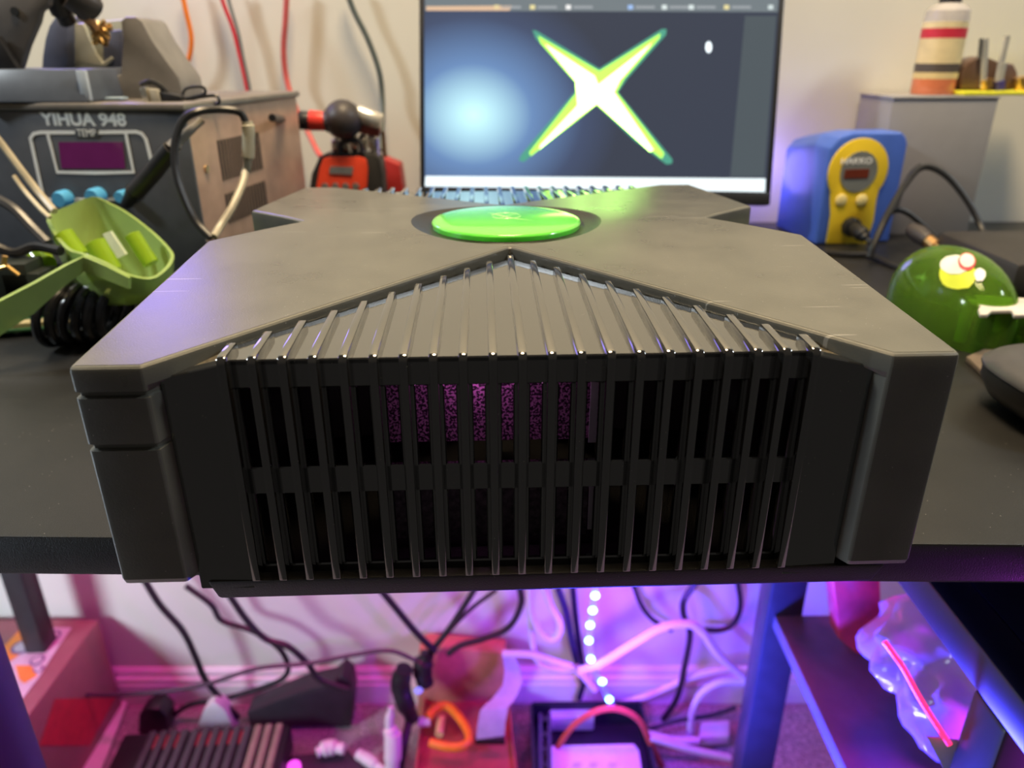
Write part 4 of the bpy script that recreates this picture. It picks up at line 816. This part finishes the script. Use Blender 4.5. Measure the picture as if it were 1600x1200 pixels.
c=atz(459,1195,0.025); G().lathe([(0.009,0),(0.009,0.008),(0.004,0.012)],14,Matrix.Translation(c-Vector((0,0,0.009)))).build('magenta_lamp',emis('magenta_lamp',(1.0,0.08,0.9),1.6),pcb)
# black open tray, right of centre
bt_=thing('black_drive_tray','black open metal tray holding a white drive, under the light strip','tray',atz(930,1180,0.01))
fr=mat('tray_black_blue',(0.02,0.02,0.03),0.35)
q=[atz(x,y,0.05) for x,y in ((832,1100),(1000,1098),(1028,1230),(838,1230))]
G().slab([Vector((p.x,p.y,0.005)) for p in q],(0,0,0.003)).build('tray_floor',fr,bt_)
for i in (0,1,3):
    a,b2=q[i],q[(i+1)%4]; n_=(b2-a).normalized().cross(Vector((0,0,1)))*0.004; dz=Vector((0,0,0.045))
    G().hexa([a-dz,b2-dz,b2-dz-n_,a-dz-n_],[a,b2,b2-n_,a-n_]).build('tray_wall',fr,bt_)
for x in (842,856): G().slab([atz(x0,y0,0.052) for x0,y0 in ((x,1116),(x+5,1116),(x+6,1215),(x,1215))],(0,0,0.003)).build('rail',mat('rail_blue_black',(0.05,0.05,0.09),0.3),bt_)
for k in range(4): G().slab([atz(x0,y0,0.0525) for x0,y0 in ((846,1120+k*24),(858,1120+k*24),(858,1128+k*24),(846,1128+k*24))],(0,0,0.002)).build('rung',fr,bt_)
tag(G().slab([atz(x,y,0.010) for x,y in ((858,1122),(925,1122),(928,1142),(858,1144))],(0,0,0.028)).build('white_block',white_p,bevel=0.003),'small white block at the back of the black tray','block')
wd=thing('white_drive','flat white drive with faint printed marks lying in the black tray','drive',atz(930,1190,0.02))
q=[atz(x,y,0.040) for x,y in ((860,1168),(990,1165),(998,1175),(1008,1240),(856,1240))]; G().slab(q,(0,0,0.004)).build('plate',white_p,wd,bevel=0.0015)
G().slab([p-Vector((0,0,0.031)) for p in q],(0,0,0.030)).build('body',blackpl,wd)
for x in (900,925,955): 
    c=atz(x,1196,0.0442); G().slab([c+Vector((-.006,-.004,0)),c+Vector((.004,-.004,0)),c+Vector((.008,.004,0)),c+Vector((-.002,.005,0))],(0,0,0.0003)).build('printed_mark',mat('faint_print',(0.55,0.52,0.58),0.5),wd)
tag(G().slab([atz(x,y,0.012) for x,y in ((1094,1140),(1138,1138),(1138,1164),(1090,1166))],(0,0,0.018)).build('white_plug',white_p,bevel=0.003),'white mains plug on the carpet beside the right post','plug')
# shelf contents: red packet, clear bag, red glowing cord, card
tag(G().slab([Vector((p.x,p.y,max(p.z,0.4012))) for p in px([(1300,880,.548),(1375,880,.548),(1378,960,.548),(1372,1060,.548),(1330,1070,.548),(1312,1000,.548)])],(0.0,0.025,0)).build('red_packet',mat('red_glossy_packet',(0.65,0.05,0.08),0.3,var=0.4,scale=25,coat=0.5),bevel=0.002),'glossy red packet standing on the side shelf','packet')
bg=thing('plastic_bag','crumpled clear plastic bag on the side shelf, lit violet','plastic bag',(0.40,0.45,0.4005))
bm=bmesh.new(); bmesh.ops.create_icosphere(bm,subdivisions=5,radius=1.0)
for v in bm.verts:
    d=v.co.normalized(); nn=mnoise.noise(d*2.3)*0.16+abs(mnoise.noise(d*4.1+Vector((5,1,2))))*0.20+abs(mnoise.noise(d*9.0))*0.06
    k=min(1.02,0.80+nn)
    p=Vector((d.x*0.165,d.y*0.128,d.z*0.112))*k; v.co=p+Vector((0.438,0.445,0.4005+0.092)); v.co.z=max(v.co.z,0.4008)
for f in bm.faces: f.smooth=True
me=bpy.data.meshes.new('film'); bm.to_mesh(me); bm.free()
place('film',me,mat('clear_film',(0.62,0.42,0.75),0.3,trans=0.35,coat=0.25,ior=1.12,var=0.04),bg,True)
rc=px([(1382,1003,.352),(1396,1022,.348),(1412,1045,.344),(1432,1082,.336),(1452,1115,.328),(1484,1164,.316)])
tag(G().tube(rc,0.0016,8).build('red_light_cord',emis('red_cord_glow',(1.0,0.02,0.12),2.6)),'thin glowing red cord lying across the plastic bag','light cord')
cd=[at(x,y,.322) for x,y in ((1448,1152),(1500,1158),(1532,1182),(1524,1230),(1490,1230))]
tag(G().slab(cd,(0,0.001,0)).build('white_card',white_p),'white card tucked against the plastic bag, lower right','card')
